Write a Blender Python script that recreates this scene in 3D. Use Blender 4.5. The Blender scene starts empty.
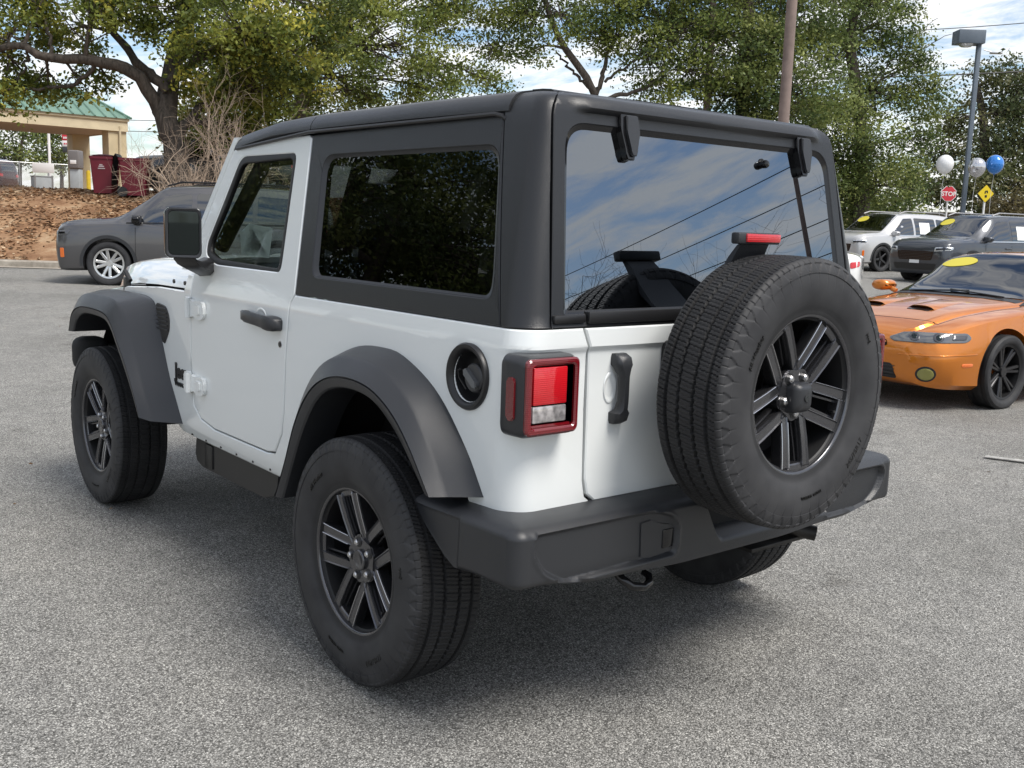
import bpy, bmesh, math, random
import numpy as np
from mathutils import Vector, Matrix
from mathutils.bvhtree import BVHTree

# ------------------------------------------------------------------ camera, sky, sun, exposure
CAM = Vector((-2.682, 2.470, 1.437))
YAW, PITCH, ROLL, FPX = -0.686, -0.154, 0.033, 1028.1
def _basis():
    f = Vector((math.cos(PITCH)*math.cos(YAW), math.cos(PITCH)*math.sin(YAW), math.sin(PITCH)))
    r = f.cross(Vector((0, 0, 1))).normalized(); u = r.cross(f)
    return f, r*math.cos(ROLL)+u*math.sin(ROLL), u*math.cos(ROLL)-r*math.sin(ROLL)
CF, CR, CU = _basis()
scene = bpy.context.scene
cam_data = bpy.data.cameras.new('camera')
cam = bpy.data.objects.new('camera', cam_data)
scene.collection.objects.link(cam)
m = Matrix.Identity(4)
for i in range(3):
    m[i][0] = CR[i]; m[i][1] = CU[i]; m[i][2] = -CF[i]; m[i][3] = CAM[i]
cam.matrix_world = m
cam_data.sensor_width = 36; cam_data.lens = 36*FPX/1024; cam_data.clip_end = 3000; cam_data.clip_start = 0.05
scene.camera = cam

SUN_EL, SUN_AZ = math.radians(57), math.radians(-166)      # azimuth of the sun measured from +x towards +y
world = bpy.data.worlds.new('World'); scene.world = world; world.use_nodes = True
wn, wl = world.node_tree.nodes, world.node_tree.links
for n in list(wn): wn.remove(n)
wo = wn.new('ShaderNodeOutputWorld'); bg = wn.new('ShaderNodeBackground'); bg.inputs[1].default_value = 0.15
sky = wn.new('ShaderNodeTexSky'); sky.sky_type = 'NISHITA'; sky.sun_disc = False
sky.sun_elevation = SUN_EL; sky.sun_rotation = math.radians(90) - SUN_AZ
sky.air_density = 1.0; sky.dust_density = 1.2; sky.ozone_density = 1.2
tc = wn.new('ShaderNodeTexCoord')
sep = wn.new('ShaderNodeSeparateXYZ'); wl.new(tc.outputs['Generated'], sep.inputs[0])
mx = wn.new('ShaderNodeMath'); mx.operation = 'MAXIMUM'; wl.new(sep.outputs[2], mx.inputs[0]); mx.inputs[1].default_value = 0.0
ad = wn.new('ShaderNodeMath'); ad.operation = 'ADD'; wl.new(mx.outputs[0], ad.inputs[0]); ad.inputs[1].default_value = 0.16
dx = wn.new('ShaderNodeMath'); dx.operation = 'DIVIDE'; wl.new(sep.outputs[0], dx.inputs[0]); wl.new(ad.outputs[0], dx.inputs[1])
dy = wn.new('ShaderNodeMath'); dy.operation = 'DIVIDE'; wl.new(sep.outputs[1], dy.inputs[0]); wl.new(ad.outputs[0], dy.inputs[1])
cb = wn.new('ShaderNodeCombineXYZ'); wl.new(dx.outputs[0], cb.inputs[0]); wl.new(dy.outputs[0], cb.inputs[1])
mp = wn.new('ShaderNodeMapping'); mp.inputs['Rotation'].default_value = (0, 0, 0.9); mp.inputs['Scale'].default_value = (0.55, 1.25, 1)
mp.inputs['Location'].default_value = (3.4, 1.1, 0)
wl.new(cb.outputs[0], mp.inputs[0])
nz = wn.new('ShaderNodeTexNoise'); nz.inputs['Scale'].default_value = 3.6; nz.inputs['Detail'].default_value = 9
nz.inputs['Roughness'].default_value = 0.62; nz.inputs['Distortion'].default_value = 0.35
wl.new(mp.outputs[0], nz.inputs['Vector'])
rp = wn.new('ShaderNodeValToRGB'); rp.color_ramp.elements[0].position = 0.40; rp.color_ramp.elements[1].position = 0.57
rp.color_ramp.elements[0].color = (0.02, 0.02, 0.02, 1); rp.color_ramp.elements[1].color = (0.92, 0.92, 0.92, 1)
wl.new(nz.outputs[0], rp.inputs[0])
mixc = wn.new('ShaderNodeMixRGB'); wl.new(rp.outputs[0], mixc.inputs[0]); hs = wn.new('ShaderNodeHueSaturation'); hs.inputs['Saturation'].default_value = 1.1; hs.inputs['Value'].default_value = 0.66; wl.new(sky.outputs[0], hs.inputs['Color']); wl.new(hs.outputs[0], mixc.inputs[1])
mixc.inputs[2].default_value = (4.5, 4.5, 4.48, 1)
wl.new(mixc.outputs[0], bg.inputs[0]); wl.new(bg.outputs[0], wo.inputs[0])

sun_data = bpy.data.lights.new('sun', 'SUN'); sun_data.energy = 2.3; sun_data.angle = math.radians(24); sun_data.color = (1.0, 0.955, 0.89)
sun = bpy.data.objects.new('sun', sun_data); scene.collection.objects.link(sun)
sdir = Vector((math.cos(SUN_EL)*math.cos(SUN_AZ), math.cos(SUN_EL)*math.sin(SUN_AZ), math.sin(SUN_EL)))
sun.rotation_euler = sdir.to_track_quat('Z', 'Y').to_euler()
scene.view_settings.view_transform = 'Standard'; scene.view_settings.look = 'None'
scene.view_settings.gamma = 1; scene.view_settings.exposure = 0.84; scene.view_settings.use_curve_mapping = False
scene.render.engine = 'CYCLES'

# ------------------------------------------------------------------ helpers
PI = math.pi
def link(o, parent=None):
    scene.collection.objects.link(o)
    if parent is not None: o.parent = parent
    return o
def tag(o, label=None, cat=None, group=None, kind=None):
    if label: o['label'] = label
    if cat: o['category'] = cat
    if group: o['group'] = group
    if kind: o['kind'] = kind
    return o
def empty(name, loc=(0, 0, 0), rz=0.0, parent=None):
    o = bpy.data.objects.new(name, None); o.location = loc; o.rotation_euler = (0, 0, rz); o.empty_display_size = 0.1
    return link(o, parent)
def mesh_obj(name, me, mat, parent=None):
    o = bpy.data.objects.new(name, me); me.name = name
    if mat is not None:
        me.materials.clear()
        for k in (mat if isinstance(mat, (list, tuple)) else [mat]): me.materials.append(k)
    return link(o, parent)
def obj(name, bm, mat, parent=None, smooth=35, recalc=True):
    if recalc: bmesh.ops.recalc_face_normals(bm, faces=bm.faces)
    me = bpy.data.meshes.new(name); bm.to_mesh(me); bm.free()
    if smooth:
        me.polygons.foreach_set('use_smooth', [True]*len(me.polygons))
        me.set_sharp_from_angle(angle=math.radians(smooth))
    return mesh_obj(name, me, mat, parent)
def np_mesh(name, V, F, mat, parent=None, smooth=None):
    me = bpy.data.meshes.new(name)
    V = np.asarray(V, dtype=np.float32); F = np.asarray(F, dtype=np.int32)
    me.vertices.add(len(V)); me.vertices.foreach_set('co', V.ravel())
    k = F.shape[1]
    me.loops.add(F.size); me.loops.foreach_set('vertex_index', F.ravel())
    me.polygons.add(len(F)); me.polygons.foreach_set('loop_start', np.arange(len(F), dtype=np.int32)*k)
    me.update(calc_edges=True); me.validate()
    if smooth:
        me.polygons.foreach_set('use_smooth', [True]*len(me.polygons))
        if smooth < 180: me.set_sharp_from_angle(angle=math.radians(smooth))
    return mesh_obj(name, me, mat, parent)
def copy_tree(o, parent=None):
    c = o.copy(); scene.collection.objects.link(c)
    if parent is not None: c.parent = parent
    for ch in list(o.children): copy_tree(ch, c)
    return c

def box(bm, x0, x1, y0, y1, z0, z1, bev=0.0, seg=2, mtx=None):
    r = bmesh.ops.create_cube(bm, size=1)
    vs = r['verts']
    for v in vs:
        v.co = Vector(((x0+x1)/2+v.co.x*(x1-x0), (y0+y1)/2+v.co.y*(y1-y0), (z0+z1)/2+v.co.z*(z1-z0)))
    if bev:
        es = list({e for v in vs for e in v.link_edges})
        r = bmesh.ops.bevel(bm, geom=es, offset=bev, segments=seg, affect='EDGES', profile=0.5)
        vs = list({v for f in r['faces'] for v in f.verts} | {v for v in vs if v.is_valid})
    if mtx is not None:
        bmesh.ops.transform(bm, matrix=mtx, verts=vs)
    return vs
def cyl(bm, c, axis, r, h, n=32, r2=None, bev=0.0):
    """cylinder centred at c along axis"""
    q = Vector(axis).to_track_quat('Z', 'Y').to_matrix().to_4x4(); q.translation = Vector(c)
    rr = bmesh.ops.create_cone(bm, cap_ends=True, segments=n, radius1=r, radius2=r if r2 is None else r2, depth=h, matrix=q)
    if bev:
        es = [e for e in {e for v in rr['verts'] for e in v.link_edges} if len(e.link_faces) == 2 and e.calc_face_angle(0) > 0.9]
        bmesh.ops.bevel(bm, geom=es, offset=bev, segments=2, affect='EDGES')
    return rr['verts']
def tube(bm, pts, rad, n=8, cap=True, flat=1.0):
    pts = [Vector(p) for p in pts]; rads = rad if isinstance(rad, (list, tuple)) else [rad]*len(pts)
    rings = []; up = Vector((0, 0, 1)); prev = None
    for i, p in enumerate(pts):
        d = (pts[min(i+1, len(pts)-1)]-pts[max(i-1, 0)]).normalized()
        if prev is None:
            a = d.cross(up); a = a if a.length > 1e-3 else d.cross(Vector((1, 0, 0)))
        else:
            a = prev - d*prev.dot(d)
            if a.length < 1e-4: a = d.cross(up)
        a.normalize(); prev = a; b = d.cross(a)
        rings.append([bm.verts.new(p+(a*math.cos(2*PI*k/n)+b*math.sin(2*PI*k/n)*flat)*rads[i]) for k in range(n)])
    for i in range(len(rings)-1):
        for k in range(n):
            bm.faces.new((rings[i][k], rings[i][(k+1) % n], rings[i+1][(k+1) % n], rings[i+1][k]))
    if cap:
        bm.faces.new(rings[0]); bm.faces.new(rings[-1])
def prism(bm, pts, fn, t0, t1, bev=0.0, seg=2):
    """polygon pts extruded; fn(a,b,t) -> position"""
    A = [bm.verts.new(fn(a, b, t0)) for a, b in pts]; B = [bm.verts.new(fn(a, b, t1)) for a, b in pts]
    n = len(pts); fs = [bm.faces.new(A), bm.faces.new(B[::-1])]
    for i in range(n): fs.append(bm.faces.new((A[i], A[(i+1) % n], B[(i+1) % n], B[i])))
    if bev:
        es = list({e for f in fs[:2] for e in f.edges})
        bmesh.ops.bevel(bm, geom=es, offset=bev, segments=seg, affect='EDGES')
def lathe(bm, prof, n=64, axis='y', c=(0, 0, 0), closed=False):
    """prof list of (r, w): radius, position along the axis"""
    rings = []
    for k in range(n):
        a = 2*PI*k/n; ring = []
        for r, w in prof:
            u, v = r*math.cos(a), r*math.sin(a)
            p = (u, w, v) if axis == 'y' else ((w, u, v) if axis == 'x' else (u, v, w))
            ring.append(bm.verts.new(Vector(p)+Vector(c)))
        rings.append(ring)
    m_ = len(prof)
    for k in range(n):
        A, B = rings[k], rings[(k+1) % n]
        for i in range(m_ if closed else m_-1):
            bm.faces.new((A[i], B[i], B[(i+1) % m_], A[(i+1) % m_]))
def rrect(x0, x1, y0, y1, r, n=6):
    o = []
    for cx, cy, a0 in ((x1-r, y1-r, 0), (x0+r, y1-r, 90), (x0+r, y0+r, 180), (x1-r, y0+r, 270)):
        for k in range(n+1):
            a = math.radians(a0+90*k/n); o.append((cx+r*math.cos(a), cy+r*math.sin(a)))
    return o
def rpoly(pts, r, n=5):
    """round the corners of a polygon; r a number or one per corner"""
    o = []; N = len(pts)
    for i, p in enumerate(pts):
        ri = r[i] if isinstance(r, (list, tuple)) else r
        P, A, B = Vector(p), Vector(pts[i-1]), Vector(pts[(i+1) % N])
        da, db = (A-P), (B-P)
        t = min(ri, da.length*0.48, db.length*0.48)
        if t < 1e-5: o.append(tuple(P)); continue
        a = P+da.normalized()*t; b = P+db.normalized()*t
        for k in range(n+1):
            s = k/n; q = a*(1-s)**2+P*2*s*(1-s)+b*s*s; o.append((q.x, q.y))
    return o
def spline(pts, n):
    """Catmull-Rom through pts, n samples evenly by length"""
    P = [Vector(p) for p in pts]; P = [P[0]*2-P[1]]+P+[P[-1]*2-P[-2]]; out = []
    for i in range(1, len(P)-2):
        for k in range(12):
            t = k/12
            out.append(0.5*((2*P[i])+(P[i+1]-P[i-1])*t+(2*P[i-1]-5*P[i]+4*P[i+1]-P[i+2])*t*t+(3*P[i]-P[i-1]-3*P[i+1]+P[i+2])*t**3))
    out.append(P[-2]); L = [0]
    for i in range(1, len(out)): L.append(L[-1]+(out[i]-out[i-1]).length)
    res = []; j = 0
    for k in range(n):
        s = L[-1]*k/(n-1)
        while j < len(L)-2 and L[j+1] < s: j += 1
        t = (s-L[j])/max(1e-9, L[j+1]-L[j]); res.append(out[j].lerp(out[j+1], min(1, max(0, t))))
    return res
def loft(bm, rows, closed_u=False, cap=False):
    R = [[bm.verts.new(p) for p in row] for row in rows]; n = len(R[0])
    for i in range(len(R)-1):
        for k in range(n if closed_u else n-1):
            bm.faces.new((R[i][k], R[i][(k+1) % n], R[i+1][(k+1) % n], R[i+1][k]))
    if cap: bm.faces.new(R[0]); bm.faces.new(R[-1])
    return R
def panel(outer, holes, mapf, cu=(), cv=(), t=0.012, b=0.003, bm=None):
    """curved sheet with thickness t and an eased edge b: a 2D outline with holes, cut along cu / cv, mapped by mapf(u,v,w)"""
    q = bmesh.new()
    es = []
    for loop in [outer]+list(holes):
        vs = [q.verts.new((x, y, 0)) for x, y in loop]
        for i in range(len(vs)): es.append(q.edges.new((vs[i], vs[(i+1) % len(vs)])))
    if holes: bmesh.ops.triangle_fill(q, use_beauty=True, use_dissolve=False, edges=es)
    else: q.faces.new([e.verts[0] for e in es])
    for c, no in [(u, (1, 0, 0)) for u in cu]+[(v, (0, 1, 0)) for v in cv]:
        co = (c, 0, 0) if no[0] else (0, c, 0)
        bmesh.ops.bisect_plane(q, geom=q.verts[:]+q.edges[:]+q.faces[:], plane_co=co, plane_no=no, dist=1e-6)
    bmesh.ops.remove_doubles(q, verts=q.verts, dist=1e-5)
    for f in q.faces:
        f.normal_update()
        if f.normal.z < 0: f.normal_flip()
    lay = q.verts.layers.float.new('w')
    r = None
    if b:
        bnd = {v for e in q.edges if e.is_boundary for v in e.verts}
        r = bmesh.ops.inset_region(q, faces=q.faces[:], thickness=b, use_even_offset=True, use_boundary=True)
        for v in q.verts:
            v[lay] = b*0.8 if any(e.is_boundary for e in v.link_edges) else 0.0
    be = [e for e in q.edges if e.is_boundary]
    ex = bmesh.ops.extrude_edge_only(q, edges=be)
    for g in ex['geom']:
        if isinstance(g, bmesh.types.BMVert): g[lay] = t
    if bm is None: bm = bmesh.new()
    mp_ = {}
    for v in q.verts: mp_[v.index if False else v] = bm.verts.new(mapf(v.co.x, v.co.y, v[lay]))
    for f in q.faces:
        try: bm.faces.new([mp_[v] for v in f.verts])
        except ValueError: pass
    q.free()
    return bm

# ------------------------------------------------------------------ materials
def new_mat(name):
    k = bpy.data.materials.new(name); k.use_nodes = True
    return k, k.node_tree.nodes, k.node_tree.links, k.node_tree.nodes['Principled BSDF']
def pmat(name, col, rough=0.5, metal=0.0, coat=0.0, spec=0.5, bump=0.0, bscale=50, var=0.0, vscale=3.0, rvar=0.0, coat_rough=0.03, flake=0.0):
    k, n, l, p = new_mat(name)
    col = tuple(col)+(1,) if len(col) == 3 else col
    p.inputs['Base Color'].default_value = col; p.inputs['Roughness'].default_value = rough
    p.inputs['Metallic'].default_value = metal; p.inputs['Coat Weight'].default_value = coat
    p.inputs['Coat Roughness'].default_value = coat_rough; p.inputs['Specular IOR Level'].default_value = spec
    t = n.new('ShaderNodeTexCoord')
    if var or rvar:
        z = n.new('ShaderNodeTexNoise'); z.inputs['Scale'].default_value = vscale; z.inputs['Detail'].default_value = 6
        l.new(t.outputs['Object'], z.inputs['Vector'])
        if var:
            mr = n.new('ShaderNodeMapRange'); mr.inputs[1].default_value = 0.3; mr.inputs[2].default_value = 0.7
            mr.inputs[3].default_value = 1-var; mr.inputs[4].default_value = 1+var
            l.new(z.outputs[0], mr.inputs[0])
            mu = n.new('ShaderNodeVectorMath'); mu.operation = 'SCALE'; mu.inputs[0].default_value = col[:3]
            l.new(mr.outputs[0], mu.inputs['Scale']); l.new(mu.outputs[0], p.inputs['Base Color'])
        if rvar:
            mr = n.new('ShaderNodeMapRange'); mr.inputs[1].default_value = 0.3; mr.inputs[2].default_value = 0.7
            mr.inputs[3].default_value = max(0.02, rough-rvar); mr.inputs[4].default_value = min(1, rough+rvar)
            l.new(z.outputs[0], mr.inputs[0]); l.new(mr.outputs[0], p.inputs['Roughness'])
    if bump:
        z = n.new('ShaderNodeTexNoise'); z.inputs['Scale'].default_value = bscale; z.inputs['Detail'].default_value = 4
        l.new(t.outputs['Object'], z.inputs['Vector'])
        bn = n.new('ShaderNodeBump'); bn.inputs['Strength'].default_value = bump; bn.inputs['Distance'].default_value = 0.002
        l.new(z.outputs[0], bn.inputs['Height']); l.new(bn.outputs[0], p.inputs['Normal'])
    return k
def glass(name, tint, fac, rough=0.0, gcol=(1, 1, 1), ior=1.5):
    k, n, l, p = new_mat(name); n.remove(p)
    o = n['Material Output']; mix = n.new('ShaderNodeMixShader'); tr = n.new('ShaderNodeBsdfTransparent'); g = n.new('ShaderNodeBsdfGlossy')
    tr.inputs[0].default_value = tuple(tint)+(1,); g.inputs['Color'].default_value = tuple(gcol)+(1,); g.inputs['Roughness'].default_value = rough
    fr = n.new('ShaderNodeFresnel'); fr.inputs[0].default_value = ior
    md = n.new('ShaderNodeMath'); md.operation = 'MULTIPLY_ADD'; md.inputs[1].default_value = 1-fac; md.inputs[2].default_value = fac; md.use_clamp = True
    l.new(fr.outputs[0], md.inputs[0]); l.new(md.outputs[0], mix.inputs[0]); l.new(tr.outputs[0], mix.inputs[1]); l.new(g.outputs[0], mix.inputs[2])
    l.new(mix.outputs[0], o.inputs[0])
    return k
M = {}
M['white_paint'] = pmat('white_paint', (0.75, 0.775, 0.77), 0.35, rvar=.05, vscale=1.5, coat=1.0, coat_rough=0.02)
M['plastic'] = pmat('grey_plastic', (0.023, 0.0243, 0.0275), 0.38, bump=0.25, bscale=900, rvar=0.05, vscale=4)
M['hardtop'] = pmat('black_hardtop', (0.0125, 0.0132, 0.015), 0.34, bump=0.3, bscale=700, rvar=0.05, vscale=3)
M['black'] = pmat('black_plastic', (0.012, 0.012, 0.013), 0.4)
M['gloss_black'] = pmat('gloss_black', (0.008, 0.008, 0.009), 0.12)
M['rubber_seal'] = pmat('rubber_seal', (0.008, 0.008, 0.008), 0.55)
M['liner'] = pmat('liner', (0.010, 0.010, 0.010), 0.85)
M['metal_dark'] = pmat('metal_dark', (0.04, 0.038, 0.036), 0.5, metal=0.6, var=0.3, vscale=20)
M['rim'] = pmat('granite_rim', (0.11, 0.11, 0.118), 0.24, metal=0.85, coat=0.3, coat_rough=0.1)
M['rim_in'] = pmat('rim_barrel', (0.012, 0.012, 0.013), 0.5, metal=0.3)
M['chrome'] = pmat('chrome', (0.62, 0.62, 0.63), 0.24, metal=1.0)
M['steel'] = pmat('brushed_steel', (0.45, 0.44, 0.43), 0.35, metal=1.0)
M['interior'] = pmat('interior_black', (0.02, 0.02, 0.021), 0.6)
M['seat'] = pmat('seat_cloth', (0.03, 0.03, 0.032), 0.8)
M['trim_grey'] = pmat('trim_grey', (0.30, 0.30, 0.31), 0.6)
M['paper'] = pmat('paper', (0.86, 0.88, 0.87), 0.6)
M['spoke_edge'] = pmat('spoke_edge', (0.50, 0.50, 0.52), 0.22, metal=0.9)  # brighter than the rim: the bevel highlight is put into this colour
M['privacy'] = glass('privacy_glass', (0.08, 0.085, 0.09), 0.05, ior=1.45, gcol=(0.72, 0.76, 0.78))
M['rear_glass'] = glass('rear_privacy_glass', (0.02, 0.021, 0.024), 0.20, ior=1.45, gcol=(0.84, 0.91, 1.0))
M['front_glass'] = glass('tinted_glass', (0.80, 0.88, 0.84), 0.03, ior=1.5)
M['car_glass'] = glass('dark_car_glass', (0.05, 0.055, 0.06), 0.10, ior=1.6)
M['mirror'] = pmat('mirror_glass', (0.045, 0.055, 0.055), 0.02, metal=1.0)
M['clear'] = pmat('clear_lens', (0.62, 0.64, 0.66), 0.08, metal=0.7)
def red_mat(name, col, em=0.0):
    k = pmat(name, col, 0.08, coat=1.0)
    n, l = k.node_tree.nodes, k.node_tree.links; p = n['Principled BSDF']
    t = n.new('ShaderNodeTexCoord'); w = n.new('ShaderNodeTexWave'); w.inputs['Scale'].default_value = 60; w.bands_direction = 'Z'
    l.new(t.outputs['Object'], w.inputs['Vector']); b = n.new('ShaderNodeBump'); b.inputs['Strength'].default_value = 0.25; b.inputs['Distance'].default_value = 0.002
    l.new(w.outputs[0], b.inputs['Height']); l.new(b.outputs[0], p.inputs['Normal'])
    p.inputs['Coat Normal'].default_value = (0, 0, 0)
    return k
M['red_lens'] = red_mat('red_lens', (0.52, 0.008, 0.015))
M['red_dark'] = red_mat('red_dark', (0.14, 0.004, 0.008))
M['letter_black'] = pmat('letter_black', (0.01, 0.01, 0.01), 0.3)
M['letter_grey'] = pmat('letter_grey', (0.055, 0.055, 0.057), 0.45)
M['white_mark'] = pmat('white_mark', (0.7, 0.7, 0.7), 0.6)
def tyre_mat():
    k, n, l, p = new_mat('tyre_rubber')
    p.inputs['Roughness'].default_value = 0.62; p.inputs['Specular IOR Level'].default_value = 0.35
    t = n.new('ShaderNodeTexCoord'); z = n.new('ShaderNodeTexNoise'); z.inputs['Scale'].default_value = 9; z.inputs['Detail'].default_value = 8
    l.new(t.outputs['Object'], z.inputs['Vector']); r = n.new('ShaderNodeValToRGB')
    r.color_ramp.elements[0].color = (0.012, 0.012, 0.013, 1); r.color_ramp.elements[1].color = (0.022, 0.022, 0.023, 1)
    r.color_ramp.elements[0].position = 0.35; r.color_ramp.elements[1].position = 0.7
    l.new(z.outputs[0], r.inputs[0])
    sp_ = n.new('ShaderNodeSeparateXYZ'); l.new(t.outputs['Object'], sp_.inputs[0]); ab = n.new('ShaderNodeMath'); ab.operation = 'ABSOLUTE'; l.new(sp_.outputs[1], ab.inputs[0])
    mr = n.new('ShaderNodeMapRange'); mr.inputs[1].default_value = .101; mr.inputs[2].default_value = .112; mr.inputs[3].default_value = 1.0; mr.inputs[4].default_value = 2.0; l.new(ab.outputs[0], mr.inputs[0])
    vm = n.new('ShaderNodeVectorMath'); vm.operation = 'SCALE'; l.new(r.outputs[0], vm.inputs[0]); l.new(mr.outputs[0], vm.inputs['Scale']); l.new(vm.outputs[0], p.inputs['Base Color'])
    z2 = n.new('ShaderNodeTexNoise'); z2.inputs['Scale'].default_value = 400; l.new(t.outputs['Object'], z2.inputs['Vector'])
    b = n.new('ShaderNodeBump'); b.inputs['Strength'].default_value = 0.12; b.inputs['Distance'].default_value = 0.001
    l.new(z2.outputs[0], b.inputs['Height']); l.new(b.outputs[0], p.inputs['Normal'])
    return k
M['tyre'] = tyre_mat()
# ------------------------------------------------------------------ wheels (built about their own centre, axis +y = outer side)
def tyre_mesh(name, R=0.390, hw=0.1225, rb=0.218, N=800, pitches=100, mat=None, parent=None, detail=True):
    prof = []
    # inner sidewall -> tread -> outer sidewall
    side = [(rb, 0.086), (rb+0.006, 0.099), (rb+0.020, 0.104), (rb+0.026, 0.1045), (rb+0.034, 0.110), (rb+0.060, 0.1195), (rb+0.085, 0.1225), (rb+0.110, 0.1215), (rb+0.128, 0.1185), (rb+0.1285, 0.1205), ]+[(rb+0.1285+(R-0.012-rb-0.1285)*q, 0.1205-0.0095*q**1.6) for q in (.06, .1, .2, .3, .4, .5, .6, .7, .8, .9, 1.0)]+[(R-0.0085, 0.108), (R-0.0055, 0.1045)]
    s = hw/0.1225
    for r, w in side: prof.append((r, -w*s, 0))
    ws = np.linspace(-0.100, 0.100, 67)*s
    for w in ws: prof.append((R-0.0035*(w/(0.1*s))**2, w, 1))
    for r, w in side[::-1]: prof.append((r, w*s, 0))
    pr = np.array(prof); m_ = len(pr)
    th = np.arange(N)*2*PI/N
    Rr = np.repeat(pr[None, :, 0], N, 0); W = np.repeat(pr[None, :, 1], N, 0)
    if detail:
        per = N//pitches; k = np.arange(N) % per
        for g in (-0.071, -0.026, 0.026, 0.071):
            zz = 0.0010*np.where(k < per/2, 1, -1)[:, None]*(1 if abs(g) < 0.05 else 0.4)
            d = np.abs(W/s-g-zz); Rr -= np.where((d < 0.0052) & (pr[None, :, 2] > 0), 0.009, 0)
        lat = np.zeros_like(Rr)
        for (a, b_, ph, dep, wd) in ((-0.1, -0.071, 0, .004, 1), (-0.071, -0.026, 3, .0032, 1), (-0.026, 0.026, 6, .0030, 1), (0.026, 0.071, 2, .0032, 1), (0.071, 0.1, 4, .004, 1)):
            sel = (W/s > a) & (W/s < b_) & (pr[None, :, 2] > 0)
            sh = ((W/s-a)/(b_-a)*3).astype(int)
            kk = (k[:, None]+ph+sh) % per
            lat = np.where(sel & (kk < wd), dep, lat)
            if wd == 1: lat = np.where(sel & (np.abs(kk-4) < 0.5), dep*0.6, lat)
        # shoulder sawtooth blocks running down on to the sidewall
        sel = (pr[None, :, 2] == 0) & (Rr > R-0.020)
        lat = np.where(sel & (((k+4) % per) < 1)[:, None], 0.003, lat)
        Rr = Rr-lat
        k2 = np.arange(N) % (per*2)
        sel = (pr[None, :, 2] == 0) & (Rr > R-0.056) & (Rr <= R-0.016)
        saw = (np.abs(k2[:, None]-per)/per < (Rr-(R-.046))/.032*.8)
        W = np.where(sel & saw, W-np.sign(W)*0.0026, W)
    X = Rr*np.cos(th)[:, None]; Z = Rr*np.sin(th)[:, None]
    V = np.stack([X, W, Z], 2).reshape(-1, 3)
    i = np.arange(N)[:, None]; j = np.arange(m_-1)[None, :]
    a = i*m_+j; b = ((i+1) % N)*m_+j
    F = np.stack([a, a+1, b+1, b], 2).reshape(-1, 4)
    return np_mesh(name, V, F, mat or M['tyre'], parent, smooth=32)

def letters(name, text, size, mat, parent, place, extrude=0.0008, bold=0.0):
    """real letter shapes; place(x, y, z) puts flat text coordinates in the scene"""
    cu = bpy.data.curves.new(name, 'FONT'); cu.body = text; cu.size = size; cu.extrude = extrude; cu.offset = bold
    cu.resolution_u = 3; cu.align_x = 'CENTER'
    o = bpy.data.objects.new(name, cu); scene.collection.objects.link(o)
    dg = bpy.context.evaluated_depsgraph_get(); me = bpy.data.meshes.new_from_object(o.evaluated_get(dg))
    bpy.data.objects.remove(o); bpy.data.curves.remove(cu)
    for v in me.vertices: v.co = Vector(place(v.co.x, v.co.y, v.co.z))
    return mesh_obj(name, me, mat, parent)

def arc_place(rad, ang, y, top=True):
    """text centred at angle ang (radians, measured in the x-z plane seen from +y), reading outwards"""
    def f(x, h, e):
        r = rad+h if top else rad-h
        a = ang+x/rad if top else ang-x/rad
        return (r*math.cos(a), y+e, r*math.sin(a))
    return f

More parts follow.
